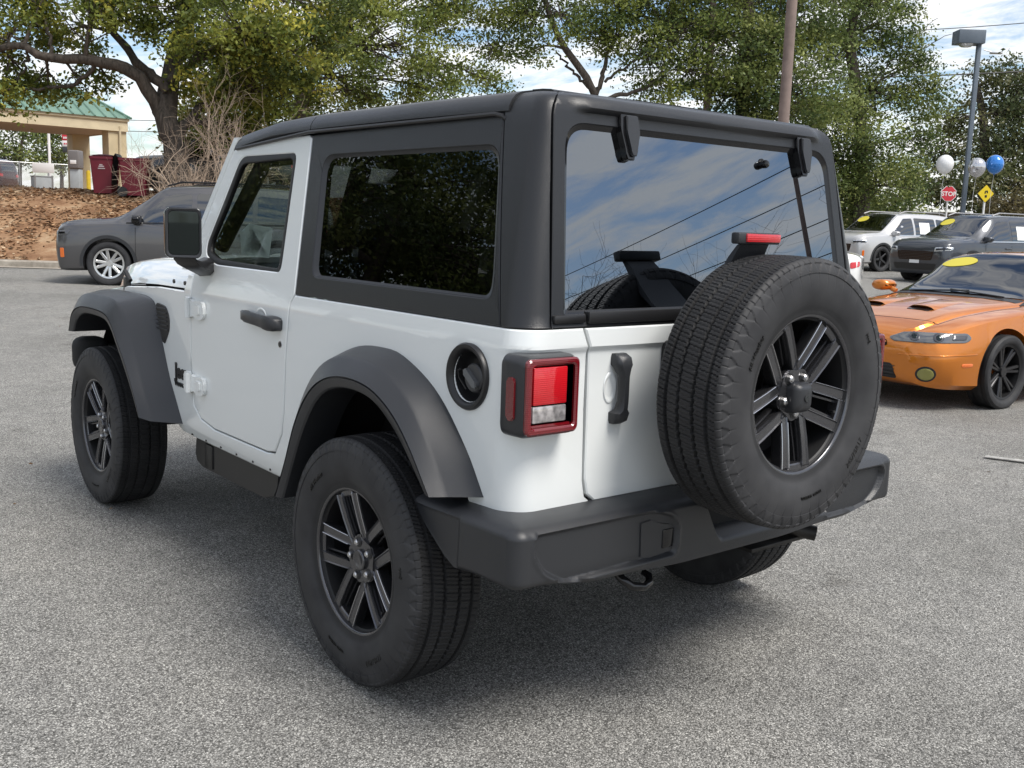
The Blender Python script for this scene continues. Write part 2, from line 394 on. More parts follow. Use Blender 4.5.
def make_wheel(name, parent, cap=True, spare=False, rot=0.0):
    """built with axis +y as the outer face"""
    w = empty(name, parent=parent)
    ty = tyre_mesh('tyre', parent=w)
    # seen from +y with z up, +x points to the viewer's LEFT; text therefore runs with increasing angle
    for txt, ang, rad, sz in (('245/75R17', math.radians(218), 0.318, 0.024), ('All Weather', math.radians(28), 0.288, 0.020), ('TUBELESS  RADIAL', math.radians(262), 0.300, 0.012), ('M+S', math.radians(150), 0.300, 0.018)):
        letters('lettering', txt, sz, M['letter_black'], ty, (lambda R_, A_: (lambda x, h, e: ((R_-h)*math.cos(A_-x/R_), 0.1232+e-(R_ > .31)*.0012, (R_-h)*math.sin(A_-x/R_)) if math.sin(A_) < 0 else ((R_+h)*math.cos(A_+x/R_), 0.1232+e, (R_+h)*math.sin(A_+x/R_))))(rad, ang+(0 if spare else rot)), 0.0016)
    # barrel and lip
    bm = bmesh.new()
    lathe(bm, [(0.2215, 0.089), (0.2205, 0.094), (0.2225, 0.0985), (0.2265, 0.1005), (0.2335, 0.1015), (0.2365, 0.099), (0.2365, 0.093), (0.222, 0.082)], n=96)
    obj('rim', bm, M['rim'], w, smooth=40)
    bm = bmesh.new(); lathe(bm, [(0.221, 0.0885), (0.214, 0.082), (0.206, 0.03), (0.203, -0.06), (0.05, -0.065)], n=64); cyl(bm, (0, -0.02, 0), (0, 1, 0), 0.075, 0.05, 40)
    obj('brake_disc' if not spare else 'carrier_plate', bm, M['rim_in'], w)
    # spokes: five pairs of parallel bars; neighbouring bars of two pairs meet in a V
    bm = bmesh.new(); ed_ = bmesh.new()
    for k in range(5):
        a0 = math.radians(-90+72*k)+rot
        er = Vector((math.cos(a0), 0, math.sin(a0))); et = Vector((-math.sin(a0), 0, math.cos(a0)))
        for sg in (-1, 1):
            rows = []; e1 = []; e2 = []
            for r, off, hw_, wf in ((0.040, 0.035, 0.0125, 0.064), (0.080, 0.0410, 0.0150, 0.0725), (0.130, 0.0440, 0.0155, 0.0815), (0.180, 0.0465, 0.0162, 0.0885), (0.2085, 0.0480, 0.0168, 0.0915), (0.2175, 0.0490, 0.0170, 0.0860)):
                cc = er*r+et*off*sg
                sec = [(-0.85*hw_, wf-0.040), (0.85*hw_, wf-0.040), (1.0*hw_, wf-0.007), (0.88*hw_, wf), (0.70*hw_, wf-0.0035), (-0.70*hw_, wf-0.0035), (-0.88*hw_, wf), (-1.0*hw_, wf-0.007)]
                rows.append([cc+et*(q*sg)+Vector((0, y, 0)) for q, y in sec])
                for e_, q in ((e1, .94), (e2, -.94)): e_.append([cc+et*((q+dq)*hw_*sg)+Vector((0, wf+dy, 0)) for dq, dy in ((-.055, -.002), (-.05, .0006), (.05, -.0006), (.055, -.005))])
            loft(bm, rows, closed_u=True, cap=True)
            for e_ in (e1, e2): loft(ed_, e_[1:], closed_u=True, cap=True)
        # bridge between the two bars at the lip, and the thin inner rib of the slot
        rows = []
        for j in range(7):
            u = -.034+.068*j/6; rr = lambda r: math.sqrt(r*r-u*u)
            rows.append([er*rr(r_)+et*u+Vector((0, y, 0)) for r_, y in ((.200, .052), (.201, .083), (.205, .0865), (.219, .0885), (.219, .052))])
        loft(bm, rows, closed_u=True, cap=True)
        for sg in (-1, 1):
            rows = [[er*r+et*(sg*o_+q)+Vector((0, y, 0)) for q, y in ((-.003, w_-.02), (.003, w_-.02), (.003, w_), (-.003, w_))] for r, o_, w_ in ((.085, .017, .050), (.15, .021, .062), (.20, .024, .070))]
            loft(bm, rows, closed_u=True, cap=True)
    spk = obj('spokes', bm, M['rim'], w, smooth=12)
    obj('spoke_glint_strips', ed_, M['spoke_edge'], spk, smooth=12)  # added thin strips, coloured bright as the glint along each bar edge
    bm = bmesh.new()
    pts = []
    for k in range(80):
        a = 2*PI*k/80; r = 0.0735+0.0055*math.cos(5*(a-rot-math.radians(-90)))
        pts.append((r*math.cos(a), r*math.sin(a)))
    prism(bm, pts, lambda a, b, t: Vector((a, t, b)), 0.02, 0.0700, bev=0.004)
    obj('hub', bm, M['rim'], w, smooth=30)
    for k in range(5):
        a = math.radians(-90+72*k)+rot; c = (0.056*math.cos(a), 0, 0.056*math.sin(a))
        bm = bmesh.new()
        cyl(bm, (c[0], 0.0700, c[2]), (0, 1, 0), 0.0170, 0.002, 24)
        obj('lug_seat', bm, M['black'], w)
        bm = bmesh.new(); cyl(bm, (c[0], 0.0745, c[2]), (0, 1, 0), 0.0110, 0.012, 6, bev=0.001); cyl(bm, (c[0], 0.0815, c[2]), (0, 1, 0), 0.0088, 0.004, 20, r2=0.006)
        if not (spare and k == 4): obj('lug_nut', bm, M['chrome'], w)
        else: bm.free()
    if cap:
        bm = bmesh.new(); lathe(bm, [(0.033, 0.066), (0.033, 0.078), (0.030, 0.081), (0.022, 0.081), (0.020, 0.0795), (0, 0.0795)], n=40)
        obj('centre_cap', bm, M['rim'], w, smooth=40)
    # valve and balance mark
    a = math.radians(200)+rot
    bm = bmesh.new(); tube(bm, [(0.2*math.cos(a), 0.06, 0.2*math.sin(a)), (0.192*math.cos(a), 0.085, 0.192*math.sin(a))], 0.004, 8)
    obj('valve', bm, M['black'], w)
    return w
# ------------------------------------------------------------------ the white off-road car (x forward, y to its left, z up, rear axle at x=0)
def ip(x, xs, ys): return float(np.interp(x, xs, ys))
def SY(z, x=0.0):                       # half width of the body side at height z
    y = ip(z, (.30, .46, .53, .70, .95, 1.105, 1.125, 1.165, 1.178, 1.745, 1.765, 1.781, 1.793, 1.799), (.745, .765, .790, .799, .801, .796, .794, .786, .784, .664, .655, .643, .625, .600))
    if x > 1.50: y -= 0.035*(x-1.50)+0.055*max(0, x-1.9)
    return y
def RX(z):                              # rear face
    return ip(z, (.3, .62, 1.10, 1.115, 1.165, 1.178, 1.745, 1.768, 1.784, 1.795, 1.80), (-.650, -.655, -.657, -.668, -.668, -.660, -.573, -.566, -.553, -.530, -.50))
CR_ = 0.085; U0 = -0.57; U1 = U0-CR_*PI/2; UH = 0.70
def RR(z): return ip(z, (1.0, 1.17, 1.75), (CR_, CR_, .052))
def wrap(sgn):
    def f(u, z, w):
        xr = RX(z); ys = SY(z, u); r = RR(z)
        if u >= U0:
            x = u
            if u < -0.25: x = -0.25+(u+0.25)/(U0+0.25)*(xr+r+0.25)
            return (x, sgn*(ys-w), z)
        if u >= U1:
            a = (U0-u)/CR_; return (xr+r-(r-w)*math.sin(a), sgn*(ys-r+(r-w)*math.cos(a)), z)
        t = (U1-u)/UH; return (xr+w, sgn*(ys-r)*(1-t), z)
    return f
def ur(y, z):                            # u of a point on the rear face
    r = RR(z); k = SY(z)-r
    if y > k: return U0-CR_*math.acos(min(1, (y-k)/r))
    return U1-UH*(1-y/k)
ARC = [U0-CR_*PI/2*k/10 for k in range(11)]

jeep = tag(empty('off_road_car', (0, 0, 0)), 'boxy white two-door off-road car with black hardtop and a spare wheel on its tailgate', 'car')
body_parts = bmesh.new()
for sgn in (1, -1):
    out = [(.594, 1.1665), (.612, 1.141), (.648, .745), (.668, .66), (.735, .573), (.80, .563), (1.28, .563), (1.42, .585), (1.487, .635), (1.499, .70), (1.502, 1.185),
           (1.56, 1.185), (1.585, 1.112), (1.95, 1.106), (2.45, 1.075), (2.86, 1.03), (2.86, .90), (2.80, .97), (2.0, .97),
           (1.93, .86), (1.83, .68), (1.74, .53), (1.68, .487), (.50, .478), (.47, .60), (.40, .76), (.28, .90), (.12, .97), (-.02, .985), (-.15, .97), (-.29, .90), (-.40, .78), (-.47, .66),
           (-.50, .655), (U0, .668), (U1, .668), (ur(.512, .655), .655)]
    out += [(ur(y, z), z) for y, z in ((.512, .672), (.535, .69), (.546, .74), (.553, 1.105), (.558, 1.12), (.578, 1.1665))]
    fh = [(-.452+.070*math.cos(a), 1.022+.070*math.sin(a)) for a in np.linspace(0, 2*PI, 41)[:-1]] if sgn > 0 else None
    panel(out, [fh] if fh else [], wrap(sgn), cu=ARC+[-.25, -.4, 1.5, 1.7, 1.9, 2.1, 2.3, 2.5, 2.7], cv=[.46, .49, .53, .60, .70, .82, .95, 1.05, 1.095, 1.105, 1.115, 1.125, 1.145], t=.02, b=.004, bm=body_parts)
# rear sill strip under the tailgate, windscreen surround, cowl
panel([(ur(y, z), z) for y, z in ((.511, .640), (.511, .664), (-.511, .664), (-.511, .640))], [], wrap(1), t=.02, b=.003, bm=body_parts)
body = obj('body', body_parts, M['white_paint'], jeep, smooth=30)
bm = bmesh.new()                         # windscreen frame with both front pillars
def WS(y, s): return Vector((1.655-.315*s, y*(.755-.095*s)/.755, 1.20+.53*s))
prow = []
for y, s in ((-.755, 0), (-.755, 1), (.755, 1), (.755, 0)): prow.append(WS(y, s))
for sgn in (1, -1):
    rows = []
    for s in (0, .25, .5, .75, 1.0, 1.03):
        c = WS(sgn*.755, s); rows.append([c+Vector(d) for d in ((.03, -sgn*.07, .0), (.035, -sgn*.02, 0), (.012, sgn*.012, 0), (-.03, sgn*.012, 0), (-.05, -sgn*.03, 0), (-.03, -sgn*.07, 0))])
    loft(bm, rows, closed_u=True, cap=True)
box(bm, 1.315, 1.385, -.60, .60, 1.685, 1.742, .012)
box(bm, 1.60, 1.70, -.70, .70, 1.15, 1.23, .015)
obj('windscreen_frame', bm, M['white_paint'], jeep)
bm = bmesh.new(); rows = [[WS(y, s)+Vector((.02, 0, 0)) for y in np.linspace(-.70, .70, 12)] for s in np.linspace(.03, .98, 6)]
loft(bm, rows); obj('windscreen', bm, M['front_glass'], jeep)

# dark inner tub, floor, wheel housings
bm = bmesh.new()
box(bm, -.60, 2.75, -.50, .50, .42, .56)
box(bm, -.62, 1.60, -.755, .755, .50, .55)
for sgn in (1, -1):
    # flat faces are set back from the door and tub skins
    box(bm, .52, 1.62, min(sgn*.715, sgn*.755), max(sgn*.715, sgn*.755), .50, 1.13)
    box(bm, -.62, .52, min(sgn*.50, sgn*.53), max(sgn*.50, sgn*.53), .50, 1.10)
    box(bm, 1.62, 2.84, min(sgn*.46, sgn*.49), max(sgn*.46, sgn*.49), .45, 1.02)
    for cx, r, x0, x1 in ((0, .50, -.53, .52), (2.46, .53, 1.72, 2.85)):
        pa = [(cx+r*math.cos(a), .40+r*1.08*math.sin(a)) for a in np.linspace(0.12, PI-0.12, 24)]
        loft(bm, [[(x, sgn*.50, z) for x, z in pa], [(x, sgn*(.775 if cx == 0 else .73), z) for x, z in pa]])
box(bm, -.63, -.60, -.68, .68, .45, 1.13)
box(bm, -.70, -.62, -.60, .52, .50, .64)
box(bm, 1.60, 2.80, -.45, .45, .50, 1.05)
obj('inner_tub', bm, M['liner'], jeep, smooth=30)

# doors
for sgn in (1, -1):
    d = empty('door', parent=jeep)
    o_ = [(.596, 1.170), (.618, 1.141), (.654, .745), (.674, .662), (.738, .579), (.80, .569), (1.28, .569), (1.415, .590), (1.480, .638), (1.493, .70), (1.496, 1.19), (1.535, 1.20), (1.590, 1.225), (1.325, 1.715), (1.30, 1.728), (.712, 1.728), (.689, 1.715)]
    hole = rpoly([(.782, 1.668), (.738, 1.300), (.733, 1.238), (1.315, 1.238), (1.415, 1.275), (1.425, 1.32), (1.345, 1.48), (1.255, 1.668)], [.035, .02, .05, .05, .04, .03, .02, .05])
    bm = panel(o_, [hole], wrap(sgn), cv=[.60, .70, .82, .95, 1.105, 1.125, 1.165, 1.178, 1.22], t=.022, b=.004)
    obj('door_shell', bm, M['white_paint'], d, smooth=30)
    def grow(p, k):
        c = Vector((sum(a for a, b in p)/len(p), sum(b for a, b in p)/len(p)))
        return [tuple(Vector(q)+(c-Vector(q)).normalized()*k) for q in p]
    inner = grow(hole, .028)
    bm = panel(grow(hole, -.004), [inner], lambda u, z, w, s=sgn: (u, s*(SY(z)-.003-w), z), t=.02, b=.003)
    obj('window_seal', bm, M['rubber_seal'], d, smooth=40)
    bm = panel(grow(hole, .02), [], lambda u, z, w, s=sgn: (u, s*(SY(z)-.014-w), z), t=.004, b=0)
    obj('window_glass', bm, M['front_glass'], d, smooth=0)
    # handle with a dished cup behind it
    h = empty('handle', parent=d)
    bm = bmesh.new(); q = sgn*SY(1.06)
    rows = []
    for x, z, hh, y0, y1 in ((.952, 1.068, .010, .020, .026), (.938, 1.068, .019, .012, .034), (.90, 1.067, .021, .024, .043), (.80, 1.064, .021, .030, .048), (.745, 1.061, .022, .024, .048), (.735, 1.060, .024, .003, .049), (.70, 1.058, .025, .000, .048), (.672, 1.056, .023, .000, .040), (.662, 1.056, .015, .000, .028)):
        rows.append([(x, q+sgn*y, z+dz) for y, dz in ((y0, hh), (y1-.006, hh), (y1, hh*.6), (y1, -hh*.6), (y1-.006, -hh), (y0, -hh))])
    loft(bm, rows, closed_u=True, cap=True)
    box(bm, .93, .951, min(q, q+sgn*.03), max(q, q+sgn*.03), 1.050, 1.085, .004)
    obj('grip', bm, M['plastic'], h, smooth=40)
    bm = bmesh.new(); cyl(bm, (.675, q+sgn*.001, .985), (0, 1, 0), .0135, .006, 24); obj('lock', bm, M['chrome'], h)
    bm = bmesh.new(); cyl(bm, (.675, q+sgn*.003, .985), (0, 1, 0), .009, .006, 24); obj('lock_core', bm, M['black'], h)
    # shallow cup: a thin raised oval lip with a shaded hollow
    bm = bmesh.new(); lathe(bm, [(.050, .0), (.046, .0025), (.038, .0012), (.02, -.004), (0, -.005)], n=40)
    for v in bm.verts: v.co = Vector((.83+v.co.x*.95, q+sgn*(v.co.y+.0015), 1.068+v.co.z*.72))
    obj('hand_recess', bm, M['white_paint'], h, smooth=60)
    # exposed hinges
    for z in (1.050, .735):
        bm = bmesh.new(); q2 = sgn*SY(z)
        def hp(a, b, t, q2=q2, s=sgn, z=z): return Vector((a-.03, q2+s*t, z+b))
        prism(bm, rpoly([(1.545, .046), (1.565, .040), (1.565, -.040), (1.540, -.046), (1.515, -.040), (1.515, .040)], .01), hp, 0, .020, .004)
        prism(bm, rpoly([(1.505, .040), (1.47, .028), (1.43, .036), (1.385, .034), (1.365, .022), (1.365, -.022), (1.385, -.040), (1.43, -.044), (1.47, -.030), (1.505, -.040)], .012), hp, 0, .016, .004)
        prism(bm, rpoly([(1.445, .018), (1.395, .018), (1.395, -.022), (1.445, -.022)], .008), hp, .010, .023, .003)
        cyl(bm, (1.480, q2+sgn*.022, z), (0, 0, 1), .0125, .084, 20, bev=.002)
        obj('hinge', bm, M['white_paint'], d, smooth=35)

# hood, cowl, front
bm = bmesh.new()
rows = []
for x, w, zc, ze in ((1.60, .755, 1.262, 1.165), (1.75, .750, 1.255, 1.162), (2.1, .735, 1.247, 1.156), (2.4, .715, 1.232, 1.142), (2.65, .695, 1.210, 1.120), (2.80, .675, 1.185, 1.095), (2.87, .655, 1.155, 1.075), (2.895, .64, 1.10, 1.04)):
    row = []
    for t in np.linspace(-1, 1, 29):
        s = abs(t); y = w*t if s < .86 else math.copysign(w*(.86+(s-.86)*.8), t)
        z = zc-(zc-ze)*(.18*s**2+.42*max(0, (s-.72)/.28)**2.0)
        if s > .999: z = ze-.049
        row.append((x, y, z))
    rows.append(row)
loft(bm, rows); obj('hood', bm, M['white_paint'], jeep, smooth=50)
bm = bmesh.new(); box(bm, 1.60, 2.80, -.52, .52, 1.02, 1.085); obj('engine_bay_cover', bm, M['liner'], jeep)
bm = bmesh.new(); box(bm, 2.84, 2.90, -.60, .60, .66, 1.055, .03, 3); obj('grille_panel', bm, M['white_paint'], jeep)
for k in range(7):
    bm = bmesh.new(); x = (k-3)*.088; prism(bm, rrect(x-.028, x+.028, .78, 1.04, .027), lambda a, b, t: Vector((t, a, b)), 2.88, 2.903); obj('grille_slot', bm, M['gloss_black'], jeep)
for sgn in (1, -1):
    bm = bmesh.new(); cyl(bm, (2.90, sgn*.445, .95), (1, 0, 0), .095, .03, 40, bev=.006); obj('headlight', bm, M['clear'], jeep)
    bm = bmesh.new(); tube(bm, [(2.47, sgn*.715, 1.10), (2.52, sgn*.722, 1.145), (2.57, sgn*.70, 1.135)], .012, 8); box(bm, 2.48, 2.54, min(sgn*.705, sgn*.728), max(sgn*.705, sgn*.728), 1.03, 1.115, .006); obj('hood_latch', bm, M['black'], jeep)
    # side vent behind the wheel and the two small cowl grommets
    bm = bmesh.new(); yy = sgn*SY(1, 1.85)
    prism(bm, rpoly([(1.92, 1.040), (1.80, 1.030), (1.752, .985), (1.752, .93), (1.83, .85)], .03), lambda a, b, t, y=yy, s=sgn: Vector((a, y+s*t, b)), -.002, .008, .004)
    v = obj('fender_vent', bm, M['black'], jeep)
    bm = bmesh.new()
    for k in range(6):
        box(bm, 1.765+.004*k, 1.90, min(yy+sgn*.008, yy+sgn*.013), max(yy+sgn*.008, yy+sgn*.013), .925+.018*k, .931+.018*k, .001)
    obj('vent_slats', bm, M['plastic'], v)
    for x in (1.72, 1.585):
        bm = bmesh.new(); cyl(bm, (x, sgn*(SY(1.145, x)+.0), 1.145), (0, 1, 0), .009, .006, 16); obj('grommet', bm, M['black'], jeep)
bm = bmesh.new(); box(bm, 2.78, 3.03, -.80, .80, .52, .74, .04, 3); box(bm, 2.70, 2.86, -.905, -.74, .62, .795, .05, 3); box(bm, 2.70, 2.86, .74, .905, .62, .795, .05, 3)
obj('front_bumper', bm, M['liner'], jeep)

# badge on the cowl side, left
yb = SY(.75, 1.62)
letters('badge_lettering', 'Jeep', .088, M['letter_black'], jeep, lambda x, h, e: (1.612-x*1.0, yb+.002+e, .732+h), .002, .0035)
letters('badge_lettering', 'WRANGLER', .026, M['letter_black'], jeep, lambda x, h, e: (1.618-x*1.1, yb+.001+e, .694+h), .001, .001)

# fender flares
def flare(name, sgn, A, B, C, D, yA, yB, yC, yD, yE, din=.03):
    n = 44; A, B, C, D = [spline(p, n) for p in (A, B, C, D)]
    bm = bmesh.new(); rows = []
    for i in range(n):
        a, b, c, d = A[i], B[i], C[i], D[i]
        e = c.lerp(d, .35); f = d
        s = [(a, yA-.02), (a, yA+.006), (a.lerp(b, .06), yA+.012), (b.lerp(a, .10), yB-(yB-yA)*.10), (b, yB-.001), (b.lerp(c, .10), yB+(yC-yB)*.13), (c.lerp(b, .07), yC-(yC-yB)*.07), (c, yC), (c.lerp(d, .05), yC-.007), (c.lerp(d, .13), yC-.007), (c.lerp(d, .16), yC-.001), (e, yC-.002), (d.lerp(c, .12), yD), (d, yD-.006), (d, yE), (a.lerp(d, .6), yE)]
        rows.append([(p.x, sgn*y, p.y) for p, y in s])
    loft(bm, rows, closed_u=True, cap=True)
    return obj(name, bm, M['plastic'], jeep, smooth=30)
RA = [(.60, .485), (.52, .68), (.42, .85), (.29, .975), (.14, 1.038), (-.02, 1.052), (-.14, 1.035), (-.31, .956), (-.45, .82), (-.535, .70)]
RC = [(.47, .49), (.40, .62), (.325, .775), (.235, .885), (.131, .945), (-.002, .968), (-.14, .955), (-.255, .905), (-.35, .825), (-.455, .70)]
RB = [(.505, .487), (.445, .65), (.360, .825), (.262, .945), (.140, 1.008), (-.01, 1.022), (-.15, 1.005), (-.285, .935), (-.385, .83), (-.478, .70)]
RD = [(.43, .49), (.365, .62), (.29, .755), (.205, .86), (.115, .912), (-.005, .930), (-.125, .918), (-.225, .87), (-.315, .80), (-.415, .70)]
FA = [(1.640, .528), (1.705, .626), (1.785, .747), (1.865, .888), (1.925, 1.0), (2.04, 1.050), (2.40, 1.055), (2.65, 1.045), (2.84, 1.00), (2.90, .84)]
FB = [(1.725, .535), (1.80, .640), (1.90, .775), (2.01, .915), (2.085, 1.000), (2.18, 1.034), (2.40, 1.040), (2.62, 1.025), (2.74, .97), (2.79, .83)]
FC = [(1.765, .548), (1.842, .662), (1.940, .775), (2.040, .865), (2.120, .935), (2.21, .970), (2.40, .978), (2.58, .968), (2.705, .925), (2.765, .83)]
FD = [(1.81, .545), (1.885, .640), (1.985, .745), (2.080, .835), (2.150, .900), (2.235, .935), (2.40, .943), (2.56, .935), (2.665, .895), (2.720, .83)]
for sgn in (1, -1):
    flare('rear_fender_flare', sgn, RA, RB, RC, RD, .795, .885, .925, .915, .78)
    flare('front_fender_flare', sgn, FA, FB, FC, FD, .782, .895, .932, .922, .70)
    # frame rail box under the sill, seam studs
    bm = bmesh.new()
    prism(bm, rpoly([(1.66, .47), (1.68, .36), (1.60, .335), (.98, .335), (.88, .37), (.86, .47)], .02), lambda a, b, t, s=sgn: Vector((a, s*t, b)), .60, .715, .008)
    box(bm, 1.48, 1.56, min(sgn*.70, sgn*.722), max(sgn*.70, sgn*.722), .345, .45, .005)
    obj('skid_rail', bm, M['black'], jeep)
    for k in range(6):
        bm = bmesh.new(); cyl(bm, (1.55-.15*k, sgn*(SY(.495)+.001), .497), (0, 1, 0), .0045, .006, 12); obj('sill_stud', bm, M['metal_dark'], jeep)

# hardtop: side panels with their windows, corner posts, rear frame, roof
top = empty('hardtop', parent=jeep)
HC = [1.175, 1.21, 1.3, 1.4, 1.5, 1.6, 1.7]
def usl(u0, z): return u0+(z-1.178)/.572*.118       # forward slope of the seams with height
def tilt(fn, amt):
    return fn
for sgn in (1, -1):
    W = wrap(sgn)
    hole = rpoly([(-.440, 1.652), (-.505, 1.300), (-.505, 1.238), (.476, 1.238), (.500, 1.262), (.575, 1.652)], [.07, .05, .06, .05, .05, .07], 8)
    bm = panel([(.589, 1.169), (.683, 1.728), (-.428, 1.742), (-.556, 1.169)], [hole], W, cu=[-.25, -.4, 0, .3], cv=HC, t=.025, b=.004)
    obj('side_panel', bm, M['hardtop'], top, smooth=30)
    def grow(p, k):
        c = Vector((sum(a for a, b in p)/len(p), sum(b for a, b in p)/len(p)))
        return [tuple(Vector(q)+(c-Vector(q)).normalized()*k) for q in p]
    # bevelled reveal running into the glass
    bm = bmesh.new(); L0, L1, L2 = hole, grow(hole, .012), grow(hole, .020)
    loft(bm, [[W(a, b, .002) for a, b in L0], [W(a, b, .009) for a, b in L1], [W(a, b, .012) for a, b in L2], [W(a, b, .03) for a, b in L2]], closed_u=True)
    obj('window_reveal', bm, M['plastic'], top, smooth=50)
    bm = panel(grow(hole, .015), [], W, cu=[-.25, -.4, 0, .3], cv=HC, t=.003, b=0)
    for v in bm.verts: v.co.y -= sgn*.012
    obj('side_window', bm, M['privacy'], top, smooth=60)
    # corner post, rounded, reaching over to the tail frame
    out = [(-.560, 1.169), (-.434, 1.742), (-.430, 1.799)]+[(ur(y, z), z) for y, z in ((.560, 1.799), (.590, 1.790), (.612, 1.776), (.628, 1.755), (.636, 1.73), (.691, 1.169))]
    bm = panel(out, [], W, cu=ARC+[-.5, -.45], cv=HC+[1.74, 1.755, 1.765, 1.773, 1.781, 1.787, 1.793, 1.797], t=.03, b=.003)
    obj('corner_post', bm, M['hardtop'], top, smooth=40)
# rear frame round the glass
W = wrap(1)
def sm(a, b, x): t = min(1, max(0, (x-a)/(b-a))); return t*t*(3-2*t)
def yz_panel(o_, holes, cv, t, b, off=0.0):
    def f(y, z, w): return (RX(z)+w+off-.017*sm(1.738, 1.756, z)*(1-sm(.50, .575, abs(y)))*sm(1.80, 1.788, z), y, z)
    return panel(o_, holes, f, cu=[-.575, -.55, -.525, -.5, -.4, -.2, 0, .2, .4, .5, .525, .55, .575], cv=cv, t=t, b=b)
rhole = rpoly([(-.655, 1.712), (-.700, 1.178), (-.690, 1.17), (-.66, 1.17), (.60, 1.17), (.560, 1.195), (.625, 1.200), (.635, 1.225), (.588, 1.712)], .0)
rh = rpoly([(.592, 1.712), (.640, 1.205), (-.640, 1.205), (-.592, 1.712)], [.075, .012, .012, .075], 8)
bm = yz_panel([(.556, 1.799), (.586, 1.790), (.608, 1.776), (.624, 1.755), (.632, 1.73), (.687, 1.169), (-.687, 1.169), (-.632, 1.73), (-.624, 1.755), (-.608, 1.776), (-.586, 1.790), (-.556, 1.799)], [rh], HC+[1.72, 1.735, 1.742, 1.749, 1.756, 1.765, 1.773, 1.78, 1.785, 1.79, 1.795], .03, .003)
obj('rear_frame', bm, M['hardtop'], top, smooth=30)
bm = bmesh.new()                         # soft roll from the frame into the opening
g1 = rpoly([(.580, 1.697), (.628, 1.214), (-.628, 1.214), (-.580, 1.697)], [.068, .012, .012, .068], 8)
g2 = rpoly([(.572, 1.688), (.620, 1.222), (-.620, 1.222), (-.572, 1.688)], [.062, .012, .012, .062], 8)
loft(bm, [[(RX(z)+.003, y, z) for y, z in rh], [(RX(z)+.010, y, z) for y, z in g1], [(RX(z)+.014, y, z) for y, z in g2], [(RX(z)+.035, y, z) for y, z in g2]], closed_u=True)
obj('glass_surround', bm, M['gloss_black'], top, smooth=50)

# roof cap with a drip edge, three panels
def roof_section(x, ext=0.0):
    zc = ip(x, (-.57, 0, .65, 1.0, 1.30, 1.37), (1.806, 1.812, 1.812, 1.802, 1.770, 1.745))
    yw = ip(x, (-.45, .6, 1.3), (.668, .672, .676))
    return [(yw-.006, zc-.072), (yw, zc-.064), (yw-.002, zc-.050), (yw-.010, zc-.034), (yw-.024, zc-.018), (yw-.046, zc-.008), (yw-.085, zc-.001), (.45, zc+.006), (.25, zc+.011), (0, zc+.013)]
def roof_part(name, x0, x1, n, ymax=9):
    bm = bmesh.new(); rows = []
    for x in np.linspace(x0, x1, n):
        s = [(min(y, ymax), z if y < ymax or ymax > 1 else roof_section(x)[5][1]-.02) for y, z in roof_section(x)]
        row = [(x, y, z) for y, z in s]+[(x, -y, z) for y, z in s[-2::-1]]
        row = [(x, .50, s[0][1]-.01)]+row+[(x, -.50, s[0][1]-.01)]
        rows.append(row)
    loft(bm, rows, closed_u=True, cap=True)
    bmesh.ops.remove_doubles(bm, verts=bm.verts, dist=1e-5)
    return obj(name, bm, M['hardtop'], top, smooth=35)
roof_part('roof_front_panel', .695, 1.365, 12)
roof_part('roof_rear_panel', -.427, .690, 14)
bm = bmesh.new(); rows = []
for y in np.linspace(-.585, .585, 21):
    e = 1-.6*sm(.5, .6, abs(y)); rows.append([(x, y, z) for x, z in ((-.427, 1.808), (-.47, 1.807), (-.505, 1.8035), (-.515, 1.799), (-.515, 1.76), (-.427, 1.76))])
loft(bm, rows, closed_u=True, cap=True); obj('roof_tail', bm, M['hardtop'], top, smooth=40)
for sgn in (1, -1):                      # rain gutter strip along the side
    bm = bmesh.new(); tube(bm, [(1.30, sgn*.677, 1.700), (.70, sgn*.675, 1.738), (-.37, sgn*.671, 1.737), (-.400, sgn*.670, 1.731), (-.415, sgn*.664, 1.722)], .0065, 8)
    obj('rain_gutter', bm, M['black'], top)

# tailgate
tg = empty('tailgate', parent=jeep)
out = [(-.560, 1.1665), (.572, 1.1665), (.552, 1.12), (.547, 1.105), (.540, .745), (.528, .698), (.500, .675), (-.50, .675), (-.528, .698), (-.540, .745), (-.547, 1.105)]
def tgmap(y, z, w):
    return (RX(z)-.002+w-.006*math.exp(-((z-1.14)/.02)**2)*0, y, z)
bm = panel(out, [], tgmap, cu=[-.4, -.2, 0, .2, .4], cv=[.69, .7, .72, .8, .9, 1.0, 1.095, 1.102, 1.108, 1.115, 1.13], t=.02, b=.004)
obj('tailgate_skin', bm, M['white_paint'], tg, smooth=25)
bm = bmesh.new()
rows = []
for z, hw, x0, x1 in ((.893, .016, 0, .020), (.903, .026, 0, .034), (.925, .028, 0, .040), (.936, .020, .012, .042), (.96, .017, .022, .044), (1.03, .017, .022, .044), (1.052, .024, .012, .044), (1.062, .030, 0, .043), (1.082, .030, 0, .036), (1.092, .022, 0, .022)):
    y0, y1 = .437-hw, .450+hw*.4
    if hw < .022 and x0 > 0: y0, y1 = .418, .450
    rows.append([(-.657-x0, y1, z), (-.657-x1*.7, y1, z), (-.657-x1, y1-.008, z), (-.657-x1, y0+.008, z), (-.657-x1*.7, y0, z), (-.657-x0, y0, z)])
loft(bm, rows, closed_u=True, cap=True); obj('handle', bm, M['plastic'], tg, smooth=40)
bm = bmesh.new(); lathe(bm, [(.050, .0), (.046, .0025), (.038, .001), (.02, -.003), (0, -.004)], n=40)
for v in bm.verts: v.co = Vector((-.6595-v.co.y, .462+v.co.x*.5, .995+v.co.z*.9))
obj('hand_recess', bm, M['white_paint'], tg, smooth=60)
